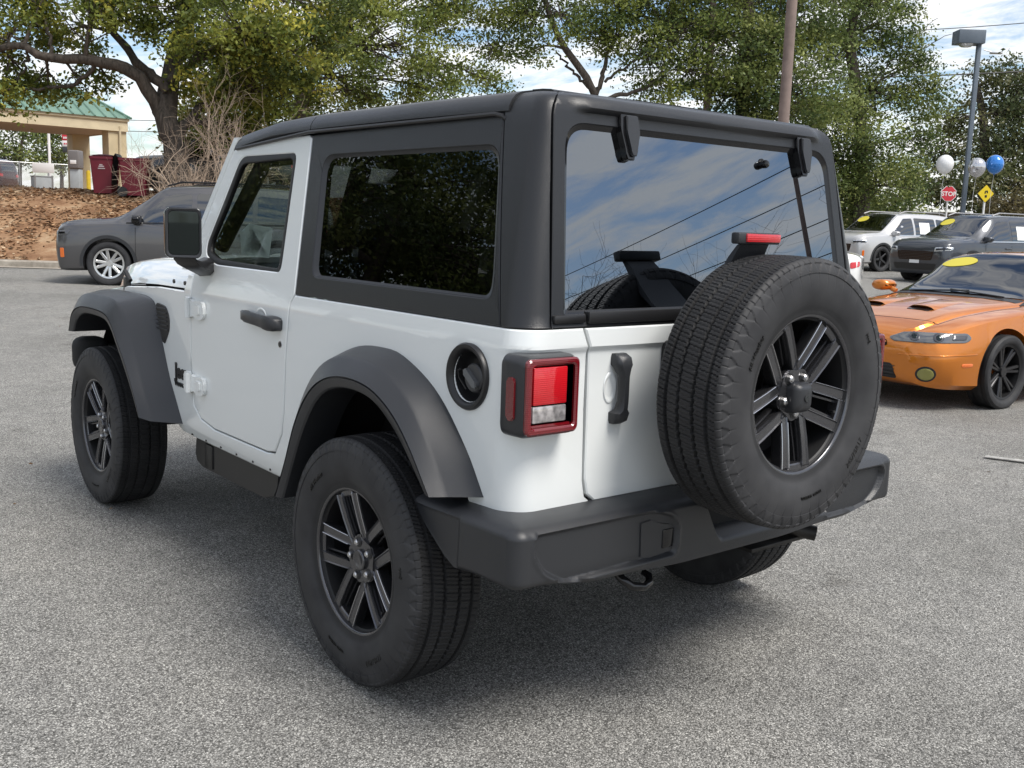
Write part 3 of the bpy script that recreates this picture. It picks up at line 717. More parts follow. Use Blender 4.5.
# rear glass with its hinges, washer nozzle and lower moulding
bm = panel(rpoly([(.585, 1.704), (.632, 1.212), (-.632, 1.212), (-.585, 1.704)], [.07, .012, .012, .07], 8), [], lambda y, z, w: (RX(z)+.010+w, y, z), cv=HC[1:], t=.004, b=0)
rg = obj('rear_glass', bm, M['rear_glass'], tg, smooth=60)
for yh in (.362, -.452):
    bm = bmesh.new()
    pts = rpoly([(-.034, .066), (.034, .066), (.034, .020), (.018, -.038), (.016, -.066), (-.018, -.066), (-.020, -.038), (-.034, .020)], .008, 3)
    prism(bm, pts, lambda a, b, t, yh=yh: Vector((RX(1.69+b)-t, yh-a, 1.690+b)), -.012, .012, .004)
    obj('glass_hinge', bm, M['gloss_black'], rg, smooth=30)
    bm = bmesh.new()
    pts = rpoly([(-.022, .058), (.024, .058), (.025, .010), (.013, -.033), (.011, -.054), (-.010, -.054), (-.012, -.033), (-.023, .010)], .006, 3)
    prism(bm, pts, lambda a, b, t, yh=yh: Vector((RX(1.69+b)-t, yh-a-.006, 1.690+b)), .010, .021, .003)
    obj('hinge_cover', bm, M['plastic'], rg, smooth=30)
bm = bmesh.new(); lathe(bm, [(.0, .016), (.010, .014), (.013, .008), (.013, -.01), (.018, -.01)], n=24, axis='x')
for v in bm.verts: v.co = Vector((-.587-v.co.x, -.251+v.co.y, 1.652+v.co.z))
obj('washer_nozzle', bm, M['gloss_black'], rg)
bm = bmesh.new(); box(bm, -.672, -.640, -.585, .562, 1.178, 1.212, .005); box(bm, -.670, -.64, .57, .684, 1.181, 1.204, .006); box(bm, -.670, -.64, -.684, -.59, 1.181, 1.204, .006)
obj('glass_moulding', bm, M['black'], top)

# tail lights
M['reverse'] = pmat('reverse_lens', (0.42, 0.40, 0.40), 0.1, metal=0.5, var=.5, vscale=60)
for sgn in (1, -1):
    t = empty('tail_light', parent=jeep)
    def mb(y0, y1): return (min(sgn*y0, sgn*y1), max(sgn*y0, sgn*y1))
    bm = bmesh.new()
    rows = []
    for x, g in ((-.622, .006), (-.632, .0), (-.66, .0), (-.700, .001), (-.716, .006)):
        rows.append([(x, sgn*y, z) for y, z in rrect(.632+g, .826-g, .893+g, 1.108-g, .024, 5)])
    loft(bm, rows, closed_u=True, cap=True); obj('light_housing', bm, M['plastic'], t, smooth=40)
    a, b = rrect(.638, .819, .902, 1.101, .018, 5), rrect(.654, .799, .921, 1.083, .010, 5)
    bm = panel(a, [b], lambda y, z, w, s=sgn: (-.727+w, s*y, z), t=.03, b=.005); obj('lens_frame', bm, M['red_dark'], t, smooth=30)
    bm = bmesh.new(); y0, y1 = mb(.640, .805); box(bm, -.716, -.712, y0, y1, .910, 1.09); obj('lens_back', bm, M['gloss_black'], t)
    bm = bmesh.new(); y0, y1 = mb(.680, .795); box(bm, -.724, -.712, y0, y1, .981, 1.079, .004); obj('brake_lens', bm, M['red_lens'], t)
    bm = bmesh.new(); y0, y1 = mb(.680, .795); box(bm, -.723, -.712, y0, y1, .934, .978, .004); obj('reverse_lens', bm, M['reverse'], t)
    bm = bmesh.new(); y0, y1 = mb(.665, .797); box(bm, -.722, -.712, y0, y1, .919, .9295, .002); obj('lower_lens', bm, M['red_dark'], t)
    bm = bmesh.new(); prism(bm, rrect(-.688, -.656, .938, 1.052, .012), lambda a_, b_, t_, s=sgn: Vector((a_, s*t_, b_)), .822, .831, .003); obj('side_marker', bm, M['red_dark'], t)

# fuel filler on the left flank
M['grip_grey'] = pmat('grip_grey', (.12, .125, .13), .35)
ff = empty('fuel_filler', parent=jeep)
fy = SY(1.02)
def fpos(bm):
    for v in bm.verts: v.co = Vector((-.452+v.co.x, fy+v.co.y, 1.022+v.co.z))
bm = bmesh.new(); lathe(bm, [(.092, -.004), (.0935, .006), (.089, .013), (.080, .013), (.073, .006), (.069, -.006), (.066, -.030), (.058, -.048), (.048, -.055), (0, -.056)], n=64); fpos(bm)
obj('filler_ring', bm, M['black'], ff, smooth=50)
bm = bmesh.new(); lathe(bm, [(.040, -.055), (.040, -.012), (.036, -.008), (.0, -.007)], n=32)
for v in bm.verts: v.co += Vector((-.008, 0, -.004))
fpos(bm); obj('filler_cap', bm, M['letter_grey'], ff)
bm = bmesh.new()
prism(bm, rrect(-.036, .034, -.010, .010, .009), lambda a, b, t: Vector((a*.8-b*.6-.008, t, a*.6+b*.8-.004)), -.010, .006, .003); fpos(bm); obj('cap_grip', bm, M['grip_grey'], ff)
bm = bmesh.new(); tube(bm, [(.03, .004, .018), (.045, .002, .012), (.048, -.004, -.01), (.02, -.008, -.038)], .003, 6); fpos(bm); obj('cap_tether', bm, M['black'], ff)

# rear bumper: profile swept round the tail, pressed panels in its face
bp = empty('rear_bumper', parent=jeep)
def sm(a, b, x): t = min(1, max(0, (x-a)/(b-a))); return t*t*(3-2*t)
def poly_sd(p, poly):
    x, y = p; d = 1e9; ins = False; n = len(poly)
    for i in range(n):
        x1, y1 = poly[i]; x2, y2 = poly[i-1]
        ex, ey = x2-x1, y2-y1; t = max(0, min(1, ((x-x1)*ex+(y-y1)*ey)/(ex*ex+ey*ey+1e-12)))
        d = min(d, math.hypot(x-x1-ex*t, y-y1-ey*t))
        if (y1 > y) != (y2 > y) and x < (x2-x1)*(y-y1)/(y2-y1)+x1: ins = not ins
    return -d if ins else d
def bumper_path():
    pts = [(-.300, .872), (-.36, .875), (-.50, .878), (-.66, .877)]
    for k in range(1, 9):
        a = math.radians(90*k/8); pts.append((-.724-.046*math.sin(a), .836+.040*math.cos(a)))
    out = [Vector(p) for p in pts]
    y = .836
    L = []
    for y in np.arange(.82, -.821, -.0125): L.append(Vector((-.770-.004*(1-(y/.77)**2), y)))
    full = out+L+[Vector((p.x, -p.y)) for p in out[::-1]]
    return full
REC = rpoly([(.808, .652), (.45, .652), (.36, .650), (.29, .628), (.266, .590), (.272, .508), (.70, .504), (.775, .545), (.812, .60)], .02, 3)
RECR = rpoly([(-.475, .640), (-.80, .640), (-.812, .60), (-.775, .545), (-.70, .500), (-.475, .500)], .02, 3)
bm = bmesh.new(); rows = []
path = bumper_path(); nP = len(path)
dense = []
for i in range(nP-1):
    a, b = path[i], path[i+1]; k = max(1, int((b-a).length/.0042))
    for j in range(k): dense.append(a.lerp(b, j/k))
dense.append(path[-1])
NZ = 40
for i, p in enumerate(dense):
    d = (dense[min(i+1, len(dense)-1)]-dense[max(i-1, 0)]).normalized(); nrm = Vector((d.y, -d.x))
    if nrm.dot(Vector((p.x+.2, p.y))) < 0: nrm = -nrm
    y = p.y; side_t = sm(-.62, -.32, p.x)
    ztop = .668
    if abs(p.x+.77) < .02:
        ztop -= .140*(sm(.175, .06, y) if y > -.2 else 1.0)*(1 if y > -.2 else sm(-.515, -.475, y)) if y > -.515 else 0
    zbot = .470+.028*sm(.55, .80, abs(y))*(1-side_t)+.012*sm(.2, .5, abs(y))
    zbot = max(zbot, ip(p.x, (-.62, -.55, -.46, -.36, -.30), (.470, .484, .52, .585, .66-.02)) if p.x > -.62 else 0)
    ztop2 = ztop-.008*side_t
    depth = .17 if p.x < -.62 else ip(p.x, (-.62, -.30), (.17, .075))
    inn = ip(ztop, (.53, .668), (.045, depth))
    row = []
    n2 = Vector((max(p.x, -.625 if ztop > .62 else -.70), max(-.775, min(.775, p.y)))); row.append((n2.x, n2.y, ztop2+.010))
    q = p.lerp(n2, .5); row.append((q.x, q.y, ztop2+.008))
    q = p-nrm*.030; row.append((q.x, q.y, ztop2+.002))
    q = p-nrm*.014; row.append((q.x, q.y, ztop2-.004))
    q = p-nrm*.004; row.append((q.x, q.y, ztop2-.014))
    z0, z1 = ztop2-.022, zbot+.016
    for k in range(NZ+1):
        z = z0+(z1-z0)*k/NZ; off = 0.0
        if p.x < -.72:
            for R_ in (REC, RECR):
                sd = poly_sd((y, z), R_)
                if sd < .03: off += -.014*sm(.001, -.009, sd)+.0030*math.exp(-((sd-.005)/.005)**2)
            off += -.004*sm(.545, .480, z)
        else: off += -.007*sm(-.535, -.518, p.x+.05*(z-.57))
        q = p+nrm*off; row.append((q.x, q.y, z))
    q = p-nrm*.006; row.append((q.x, q.y, zbot+.006)); q = p-nrm*.018; row.append((q.x, q.y, zbot)); q = p-nrm*.06; row.append((q.x, q.y, zbot+.002))
    rows.append(row)
loft(bm, rows); obj('bumper_shell', bm, M['plastic'], bp, smooth=45)
bm = bmesh.new(); prism(bm, [(.416, .622), (.374, .626), (.345, .610), (.290, .600), (.276, .588), (.276, .520), (.345, .518), (.372, .512), (.412, .522)], lambda a, b, t: Vector((t, a, b)), -.748, -.7625, .002)
obj('sensor_cover', bm, M['plastic'], bp)
bm = bmesh.new(); box(bm, -.7655, -.75, .279, .325, .532, .588, .003); obj('reflector', bm, M['gloss_black'], bp)
# fixed side spat ahead of the bumper wrap
# centre step, tow hook, exhaust
bm = bmesh.new(); box(bm, -.74, -.60, -.46, .10, .495, .515, .004); obj('hitch_plate', bm, M['black'], bp)
bm = bmesh.new()
tube(bm, [(-.60, .40, .475), (-.66, .410, .460), (-.70, .415, .440), (-.722, .395, .422), (-.727, .355, .412), (-.720, .320, .417), (-.70, .305, .430), (-.68, .308, .436)], [.014, .014, .013, .013, .0125, .012, .011, .010], 12)
obj('tow_hook', bm, M['gloss_black'], jeep, smooth=60)
bm = bmesh.new(); tube(bm, [(-.10, -.40, .40), (-.30, -.52, .39), (-.46, -.66, .365), (-.56, -.74, .345)], .028, 14); obj('exhaust_pipe', bm, M['metal_dark'], jeep, smooth=60)
bm = bmesh.new(); box(bm, -.52, -.30, -.80, -.42, .315, .33, .003); obj('heat_shield', bm, M['metal_dark'], jeep)
bm = bmesh.new(); tube(bm, [(0, -.70, .40), (0, .70, .40)], .045, 14); cyl(bm, (0, 0, .40), (1, 0, 0), .13, .16, 24, bev=.03); obj('rear_axle', bm, M['metal_dark'], jeep, smooth=50)
bm = bmesh.new(); tube(bm, [(2.46, -.70, .40), (2.46, .70, .40)], .04, 14); obj('front_axle', bm, M['metal_dark'], jeep, smooth=50)
for s in (1, -1):
    bm = bmesh.new(); tube(bm, [(-.15, s*.42, .38), (-.02, s*.45, .82)], .03, 10); obj('shock_absorber', bm, M['metal_dark'], jeep, smooth=50)
    bm = bmesh.new(); tube(bm, [(.1, s*.40, .36), (1.0, s*.42, .42)], .025, 8); obj('trailing_arm', bm, M['metal_dark'], jeep, smooth=50)

# road wheels
w0 = make_wheel('wheel', jeep, rot=.35); w0.location = (-.014, .7995, .390)
for loc, rz, ry in (((2.46, .7995, .390), 0, .3), ((0, -.7995, .390), PI, .8), ((2.46, -.7995, .390), PI, 1.9)):
    c = copy_tree(w0, jeep); c.location = loc; c.rotation_euler = (0, ry, rz)

# spare wheel on its carrier with the high brake light
sp = make_wheel('spare_wheel', jeep, cap=False, spare=True); sp.scale = (.985, .985, .985); sp.location = (-.910, .049, .993); sp.rotation_euler = (0, 0, PI/2)
bm = bmesh.new()
cyl(bm, (-.74, .049, .993), (1, 0, 0), .10, .16, 32); box(bm, -.68, -.655, -.16, .26, .86, 1.12, .01)
obj('spare_carrier', bm, M['black'], tg)
bm = bmesh.new()
rows = [[(-.978, .049+a*s, .985+b*s) for a, b in rrect(-.040, .040, -.046, .040, .018, 5)] for s in (1,)]
for x, s, dz in ((-.995, 1, 0), (-1.006, .92, 0), (-1.014, .75, .002), (-1.018, .55, .003)):
    rows.append([(x, .049+a*s, .988+dz+b*s) for a, b in rrect(-.040, .040, -.046, .040, .018, 5)])
loft(bm, rows, closed_u=True, cap=True); ch = obj('camera_housing', bm, M['plastic'], tg, smooth=40)
bm = bmesh.new(); cyl(bm, (-1.017, .049, .985), (1, 0, -.2), .010, .008, 20); obj('camera_lens', bm, M['gloss_black'], ch)
bl = empty('high_brake_light', parent=tg)
bm = bmesh.new()
rows = []
for x, z, w, h in ((-.70, 1.20, .085, .03), (-.76, 1.262, .080, .026), (-.80, 1.325, .072, .024), (-.825, 1.378, .064, .024), (-.845, 1.408, .060, .018)):
    rows.append([(x+dx*h, .105+a*w*2, z+dz*h) for a, dx, dz in ((-.5, -.7, .5), (.5, -.7, .5), (.5, .7, -.5), (-.5, .7, -.5))])
loft(bm, rows, closed_u=True, cap=True)
box(bm, -.862, -.832, .006, .192, 1.404, 1.436, .006)
obj('light_stalk', bm, M['plastic'], bl, smooth=30)
bm = bmesh.new(); box(bm, -.868, -.850, .012, .162, 1.409, 1.433, .004); obj('brake_lens', bm, M['red_lens'], bl)

# door mirrors
for sgn in (1, -1):
    mr = empty('door_mirror', parent=jeep)
    def mm(a, b, t, s=sgn):              # a across (outwards), b up, t forwards
        p = Vector((1.168, .885))+Vector((.58, .815)).normalized()*(a*.88+.004)
        q = p+Vector((.815, -.58)).normalized()*t*0.6+Vector((1, .25)).normalized()*t*.5
        return Vector((q.x, s*q.y, 1.364+b))
    bm = bmesh.new(); rows = []
    for t, g in ((0, .004), (.004, 0), (.03, .0), (.065, .008), (.090, .022), (.105, .045)):
        rows.append([mm(a, b, t) for a, b in rrect(-.008+g, .150-g*.6, -.097+g, .095-g, .026, 6)])
    loft(bm, rows, closed_u=True, cap=True); obj('mirror_housing', bm, M['gloss_black'], mr, smooth=40)
    bm = bmesh.new(); loft(bm, [[mm(a, b, -.002) for a, b in rrect(-.006, .147, -.095, .093, .024, 6)], [mm(a, b, -.006) for a, b in rrect(-.004, .145, -.093, .091, .023, 6)], [mm(a, b, -.003) for a, b in rrect(.004, .137, -.085, .083, .020, 6)], [mm(a, b, .002) for a, b in rrect(.004, .137, -.085, .083, .020, 6)]], closed_u=True)
    obj('mirror_bezel', bm, M['plastic'], mr, smooth=50)
    bm = bmesh.new(); vs = [bm.verts.new(mm(a, b, -.0035)) for a, b in rrect(.006, .135, -.083, .081, .018, 6)]; bm.faces.new(vs); obj('mirror_glass', bm, M['mirror'], mr, smooth=0)
    bm = bmesh.new()
    rows = []
    for x, y, z, hx, hz in ((1.25, .920, 1.266, .060, .012), (1.26, .900, 1.248, .060, .018), (1.30, .850, 1.232, .055, .022), (1.36, .80, 1.225, .060, .030), (1.40, .765, 1.222, .065, .040)):
        rows.append([(x+hx*a, sgn*(y+hx*a*.35), z+hz*b) for a, b in ((-1, -.5), (-.8, .7), (-.3, 1), (.3, 1), (.8, .7), (1, -.5), (.6, -1), (-.6, -1))])
    loft(bm, rows, closed_u=True, cap=True); obj('mirror_arm', bm, M['black'], mr, smooth=50)

# cabin: dashboard, steering wheel, seats, roll bars, window sticker sheets
bm = bmesh.new(); box(bm, 1.28, 1.58, -.68, .68, .95, 1.19, .04, 3); box(bm, 1.20, 1.32, -.16, .16, 1.00, 1.20, .02); obj('dashboard', bm, M['interior'], jeep)
st = empty('steering_wheel', parent=jeep)
bm = bmesh.new(); q = Matrix.Translation((1.14, .37, 1.16)) @ Matrix.Rotation(math.radians(-65), 4, 'Y')
tube(bm, [q @ Vector((.185*math.cos(a), .185*math.sin(a), 0)) for a in np.linspace(0, 2*PI, 41)], .015, 8, cap=False); obj('steering_rim', bm, M['interior'], st)
bm = bmesh.new()
for a in (0, 2.1, 4.2): tube(bm, [q @ Vector((0, 0, 0)), q @ Vector((.18*math.cos(a), .18*math.sin(a), 0))], .016, 6)
cyl(bm, q @ Vector((0, 0, 0)), q.to_3x3() @ Vector((0, 0, 1)), .06, .04, 24); tube(bm, [q @ Vector((0, 0, 0)), (1.30, .37, 1.08)], .035, 8); obj('steering_hub', bm, M['interior'], st)
for sgn in (1, -1):
    s = empty('front_seat', parent=jeep); y = sgn*.37
    bm = bmesh.new(); box(bm, .55, 1.05, y-.25, y+.25, .72, .86, .05, 3); obj('seat_base', bm, M['seat'], s)
    bm = bmesh.new(); box(bm, .44, .58, y-.24, y+.24, .84, 1.42, .05, 3, mtx=Matrix.Translation((.5, 0, .84)) @ Matrix.Rotation(math.radians(-10), 4, 'Y') @ Matrix.Translation((-.5, 0, -.84))); obj('seat_back', bm, M['seat'], s)
    bm = bmesh.new(); box(bm, .33, .43, y-.13, y+.13, 1.43, 1.62, .035, 3); tube(bm, [(.40, y-.06, 1.34), (.385, y-.06, 1.48)], .008, 6); tube(bm, [(.40, y+.06, 1.34), (.385, y+.06, 1.48)], .008, 6); obj('headrest', bm, M['seat'], s)
bm = bmesh.new(); box(bm, -.38, -.22, -.50, .50, .80, 1.30, .05, 3); box(bm, -.25, .15, -.50, .50, .75, .90, .05, 3)
obj('rear_seat', bm, M['seat'], jeep)
bm = bmesh.new()
for sgn in (1, -1):
    tube(bm, [(.55, sgn*.68, .9), (.50, sgn*.64, 1.4), (.47, sgn*.58, 1.66), (.45, sgn*.50, 1.70), (.45, 0, 1.71)], .035, 10)
    tube(bm, [(.46, sgn*.56, 1.68), (-.20, sgn*.56, 1.66), (-.42, sgn*.60, 1.40), (-.50, sgn*.64, 1.05)], .035, 10)
    tube(bm, [(.46, sgn*.58, 1.68), (1.20, sgn*.60, 1.66), (1.50, sgn*.66, 1.30)], .032, 10)
tube(bm, [(-.22, -.56, 1.66), (-.22, .56, 1.66)], .035, 10)
obj('roll_cage', bm, M['interior'], jeep, smooth=60)
bm = bmesh.new(); prism(bm, [(-.325, 1.345), (-.295, 1.46), (-.36, 1.505), (-.475, 1.50), (-.485, 1.36)], lambda a, b, t: Vector((a, t, b)), .60, .655, .008); box(bm, -.46, -.36, .63, .68, 1.20, 1.352, .01); obj('belt_guide', bm, M['trim_grey'], jeep)
def on_left_glass(px, py, inset):
    d = CF+CR*((px-512)/FPX)-CU*((py-384)/FPX); k = .216; t = ((.786+k*1.17-inset)-CAM.y-k*CAM.z)/(d.y+k*d.z); return CAM+d*t
bm = bmesh.new(); vs = [bm.verts.new(on_left_glass(x, y, .024)) for x, y in ((240, 233), (249, 223.5), (273, 228), (269, 258), (241.5, 255))]; bm.faces.new(vs)
bmesh.ops.solidify(bm, geom=bm.faces[:], thickness=.002)
obj('window_sheet', bm, M['paper'], jeep, smooth=0)
bm = bmesh.new(); box(bm, 1.30, 1.34, -.12, .12, 1.53, 1.60, .02); obj('rearview_mirror', bm, M['gloss_black'], jeep)
# ------------------------------------------------------------------ ground
FH = Vector((math.cos(YAW), math.sin(YAW), 0)); RH = Vector((-FH.y*-1, -FH.x, 0)); RH = Vector((math.sin(YAW), -math.cos(YAW), 0))
C0 = Vector((CAM.x, CAM.y, 0))
def WP(t, s, z=0.0): return C0+FH*s+RH*t+Vector((0, 0, z))
def smooth01(a, b, x): q = min(1, max(0, (x-a)/(b-a))); return q*q*(3-2*q)
def lot_h(t, s):
    k = s-8.3; k = 0.8*math.log1p(math.exp(min(200, k/0.8))) if k < 60 else k
    return 0.018*min(k, 38)-.02*smooth01(1.5, 4, t)*smooth01(14, 10, s)
def smooth01(a, b, x): q = min(1, max(0, (x-a)/(b-a))); return q*q*(3-2*q)
def bank_k(t): return smooth01(-1.5, -5.0, t)
def nz3(x, y, sc): 
    from mathutils import noise
    return noise.noise(Vector((x*sc, y*sc, 3.3)))
def bank_h(t, s):
    b = lot_h(t, s); e = 22.0+0.05*t
    r = smooth01(e, e+7.5, s)**.9
    return b+r*bank_k(t)*(1.98-b)+(.10*nz3(t, s, .9)+.04*nz3(t, s, 3.0))*min(1, r*3)*bank_k(t)-(.03 if s < e+.3 else 0)
def PX(px, py, d): return CAM+CF*d+CR*((px-512)/FPX*d)-CU*((py-384)/FPX*d)
def ts(p): q = Vector(p)-C0; return q.dot(RH), q.dot(FH)
def on_ground(px, d, hf=None):
    hf = hf or lot_h; py = 250
    for _ in range(30):
        p = PX(px, py, d); t, s = ts(p); py += (p.z-hf(t, s))/d*FPX
    return PX(px, py, d)

def asphalt_mat():
    k, n, l, p = new_mat('asphalt'); t = n.new('ShaderNodeTexCoord')
    def noise_(sc, det=3, ro=.5):
        z = n.new('ShaderNodeTexNoise'); z.inputs['Scale'].default_value = sc; z.inputs['Detail'].default_value = det; z.inputs['Roughness'].default_value = ro
        l.new(t.outputs['Object'], z.inputs['Vector']); return z
    def ramp(src, e):
        r = n.new('ShaderNodeValToRGB'); cr = r.color_ramp
        while len(cr.elements) < len(e): cr.elements.new(.5)
        for i, (a, c) in enumerate(e): cr.elements[i].position = a; cr.elements[i].color = tuple(c)+(1,)
        l.new(src, r.inputs[0]); return r
    v = n.new('ShaderNodeTexVoronoi'); v.inputs['Scale'].default_value = 200; l.new(t.outputs['Object'], v.inputs['Vector'])
    sx = n.new('ShaderNodeSeparateColor'); l.new(v.outputs['Color'], sx.inputs[0])
    st = ramp(sx.outputs[0], [(0.0, (.11, .108, .10)), (.26, (.23, .225, .212)), (.58, (.36, .353, .333)), (.86, (.47, .46, .435)), (1.0, (.66, .65, .61))])
    gap = ramp(v.outputs['Distance'], [(.30, (1, 1, 1)), (.62, (.5, .5, .5))])
    mu = n.new('ShaderNodeMixRGB'); mu.blend_type = 'MULTIPLY'; mu.inputs[0].default_value = 1; l.new(st.outputs[0], mu.inputs[1]); l.new(gap.outputs[0], mu.inputs[2])
    v2 = n.new('ShaderNodeTexVoronoi'); v2.inputs['Scale'].default_value = 330; l.new(t.outputs['Object'], v2.inputs['Vector'])
    s2 = n.new('ShaderNodeSeparateColor'); l.new(v2.outputs['Color'], s2.inputs[0])
    f2 = ramp(s2.outputs[1], [(0, (.6, .6, .6)), (1, (1.35, 1.35, 1.35))])
    m2 = n.new('ShaderNodeMixRGB'); m2.blend_type = 'MULTIPLY'; m2.inputs[0].default_value = 1; l.new(mu.outputs[0], m2.inputs[1]); l.new(f2.outputs[0], m2.inputs[2])
    a = ramp(noise_(.55, 6, .62).outputs[0], [(.32, (.74, .74, .73)), (.5, (.92, .92, .92)), (.7, (1.02, 1.01, .99))])
    m3 = n.new('ShaderNodeMixRGB'); m3.blend_type = 'MULTIPLY'; m3.inputs[0].default_value = 1; l.new(m2.outputs[0], m3.inputs[1]); l.new(a.outputs[0], m3.inputs[2])
    b = ramp(noise_(7, 5, .6).outputs[0], [(.3, (.88, .88, .88)), (.7, (1.12, 1.12, 1.11))])
    m4 = n.new('ShaderNodeMixRGB'); m4.blend_type = 'MULTIPLY'; m4.inputs[0].default_value = 1; l.new(m3.outputs[0], m4.inputs[1]); l.new(b.outputs[0], m4.inputs[2])
    zs = noise_(1.7, 3, .5); sp2 = ramp(zs.outputs[0], [(.30, (.80, .79, .78)), (.345, (1, 1, 1))])
    m5 = n.new('ShaderNodeMixRGB'); m5.blend_type = 'MULTIPLY'; m5.inputs[0].default_value = 1; l.new(m4.outputs[0], m5.inputs[1]); l.new(sp2.outputs[0], m5.inputs[2])
    l.new(m5.outputs[0], p.inputs['Base Color']); p.inputs['Roughness'].default_value = .85; p.inputs['Specular IOR Level'].default_value = .3
    bp_ = n.new('ShaderNodeBump'); bp_.inputs['Strength'].default_value = .8; bp_.inputs['Distance'].default_value = .004; bp_.invert = True
    l.new(v.outputs['Distance'], bp_.inputs['Height']); l.new(bp_.outputs[0], p.inputs['Normal'])
    return k
M['asphalt'] = asphalt_mat()
def grid(name, T, S, hf, mat, kind='structure', smooth=180):
    V = [tuple(WP(t, s, hf(t, s))) for s in S for t in T]; n = len(T)
    F = [(j*n+i, j*n+i+1, (j+1)*n+i+1, (j+1)*n+i) for j in range(len(S)-1) for i in range(n-1)]
    o = np_mesh(name, V, F, mat, smooth=smooth); tag(o, kind=kind); return o
grid('asphalt_lot', [-160, -80, -40, -20, -10, -5, 0, 5, 10, 20, 40, 80, 160], [-160, -60, -20, -5]+list(range(0, 52, 2))+[60, 120, 900], lot_h, M['asphalt'])

def mixmat(name, cols, sc, rough=.95, bump=.6, bd=.03):
    k, n, l, p = new_mat(name); t = n.new('ShaderNodeTexCoord'); z = n.new('ShaderNodeTexNoise'); z.inputs['Scale'].default_value = sc; z.inputs['Detail'].default_value = 12; z.inputs['Roughness'].default_value = .75
    l.new(t.outputs['Object'], z.inputs['Vector']); r = n.new('ShaderNodeValToRGB'); cr = r.color_ramp
    while len(cr.elements) < len(cols): cr.elements.new(.5)
    for i, c in enumerate(cols): cr.elements[i].position = .34+.34*i/(len(cols)-1); cr.elements[i].color = tuple(c)+(1,)
    l.new(z.outputs[0], r.inputs[0]); l.new(r.outputs[0], p.inputs['Base Color']); p.inputs['Roughness'].default_value = rough; p.inputs['Specular IOR Level'].default_value = .15
    b = n.new('ShaderNodeBump'); b.inputs['Strength'].default_value = bump; b.inputs['Distance'].default_value = bd; l.new(z.outputs[0], b.inputs['Height']); l.new(b.outputs[0], p.inputs['Normal'])
    return k
M['litter'] = mixmat('leaf_litter', [(.09, .05, .028), (.19, .105, .058), (.29, .18, .105), (.38, .29, .19)], .9)
M['verge'] = mixmat('dry_grass', [(.07, .065, .03), (.14, .11, .06), (.22, .17, .10), (.17, .17, .07)], .7)
M['concrete'] = mixmat('concrete', [(.20, .18, .15), (.30, .27, .23), (.38, .35, .30)], 5, bump=.2, bd=.005)
grid('leafy_bank', list(np.linspace(-60, -20, 20))+list(np.linspace(-19.6, -1.5, 80)), list(np.linspace(21.0, 30.5, 45))+[34, 40, 60, 110], bank_h, M['litter'])
def verge_h(t, s): return lot_h(t, s)+smooth01(43, 58, s)*2.2-.04*(s < 44)+.12*nz3(t, s, .3)*(s > 45)
def verge_all(t, s): return verge_h(t, s)
grid('grass_verge', list(np.linspace(-1.5, 60, 60))+[90, 160], list(np.linspace(43, 60, 24))+[80, 140, 900], verge_all, M['verge'])
# kerb at the foot of the bank
bm = bmesh.new(); rows = []
for t in np.linspace(-60, -2.0, 100):
    e = 21.9+.05*t; rows.append([tuple(WP(t, e+a, lot_h(t, e)+b)) for a, b in ((-.45, .004), (-.16, .012), (-.15, .11), (-.12, .135), (.05, .14), (.08, .0))])
loft(bm, rows); tag(obj('kerb', bm, M['concrete'], smooth=30), kind='structure')
# faded bay line at the right
bm = bmesh.new(); a, b = PX(985, 459, 6.9), PX(1100, 480, 6.6); a, b = Vector((a.x, a.y, .006)), Vector((b.x, b.y, .008)); d = (b-a).normalized().cross(Vector((0, 0, 1)))*.028
vs = [bm.verts.new(q) for q in (a-d, b-d, b+d, a+d)]; bm.faces.new(vs)
tag(obj('painted_line', bm, pmat('worn_paint', (.33, .325, .305), .8, var=.35, vscale=30)), kind='structure')

# leaf scatter on the bank and a few on the lot edge
rs = np.random.RandomState(5)
def leaf_quads(P, size, rs, flat=0.0, aspect=.55):
    n = len(P); a = rs.normal(size=(n, 3)); a[:, 2] *= (1-flat); a /= np.linalg.norm(a, axis=1)[:, None]+1e-9
    b = rs.normal(size=(n, 3)); b[:, 2] *= (1-flat); b -= a*(a*b).sum(1)[:, None]; b /= np.linalg.norm(b, axis=1)[:, None]+1e-9
    s = size*(.6+.8*rs.rand(n))[:, None]
    V = np.stack([P-a*s, P+b*s*aspect, P+a*s, P-b*s*aspect], 1).reshape(-1, 3)
    F = np.arange(4*n).reshape(n, 4); return V, F
def colour_attr(me, cols):
    at = me.color_attributes.new('tint', 'FLOAT_COLOR', 'POINT'); c = np.concatenate([cols, np.ones((len(cols), 1))], 1).astype(np.float32); at.data.foreach_set('color', c.ravel())
def leaf_mat(name, trans=.35, rough=.55):
    k, n, l, p = new_mat(name); a = n.new('ShaderNodeAttribute'); a.attribute_name = 'tint'
    l.new(a.outputs['Color'], p.inputs['Base Color']); p.inputs['Roughness'].default_value = rough; p.inputs['Specular IOR Level'].default_value = .3
    tr = n.new('ShaderNodeBsdfTranslucent'); l.new(a.outputs['Color'], tr.inputs[0]); mx_ = n.new('ShaderNodeMixShader'); mx_.inputs[0].default_value = trans
    l.new(p.outputs[0], mx_.inputs[1]); l.new(tr.outputs[0], mx_.inputs[2]); l.new(mx_.outputs[0], n['Material Output'].inputs[0])
    return k
M['leaf'] = leaf_mat('foliage'); M['dry_leaf'] = leaf_mat('dry_leaves', .1, .8)
pts = []; 
while len(pts) < 26000:
    t, s = rs.uniform(-22, -2.5), 21.2+9.5*rs.rand()**1.2
    if nz3(t, s, .5)+.35 > rs.rand()*.9-.1: pts.append(tuple(WP(t, s, bank_h(t, s)+.015)))
V, F = leaf_quads(np.array(pts), .055, rs, .75)
o = np_mesh('fallen_leaves', V, F, M['dry_leaf']); tag(o, 'brown fallen leaves covering the bank above the kerb', kind='stuff')
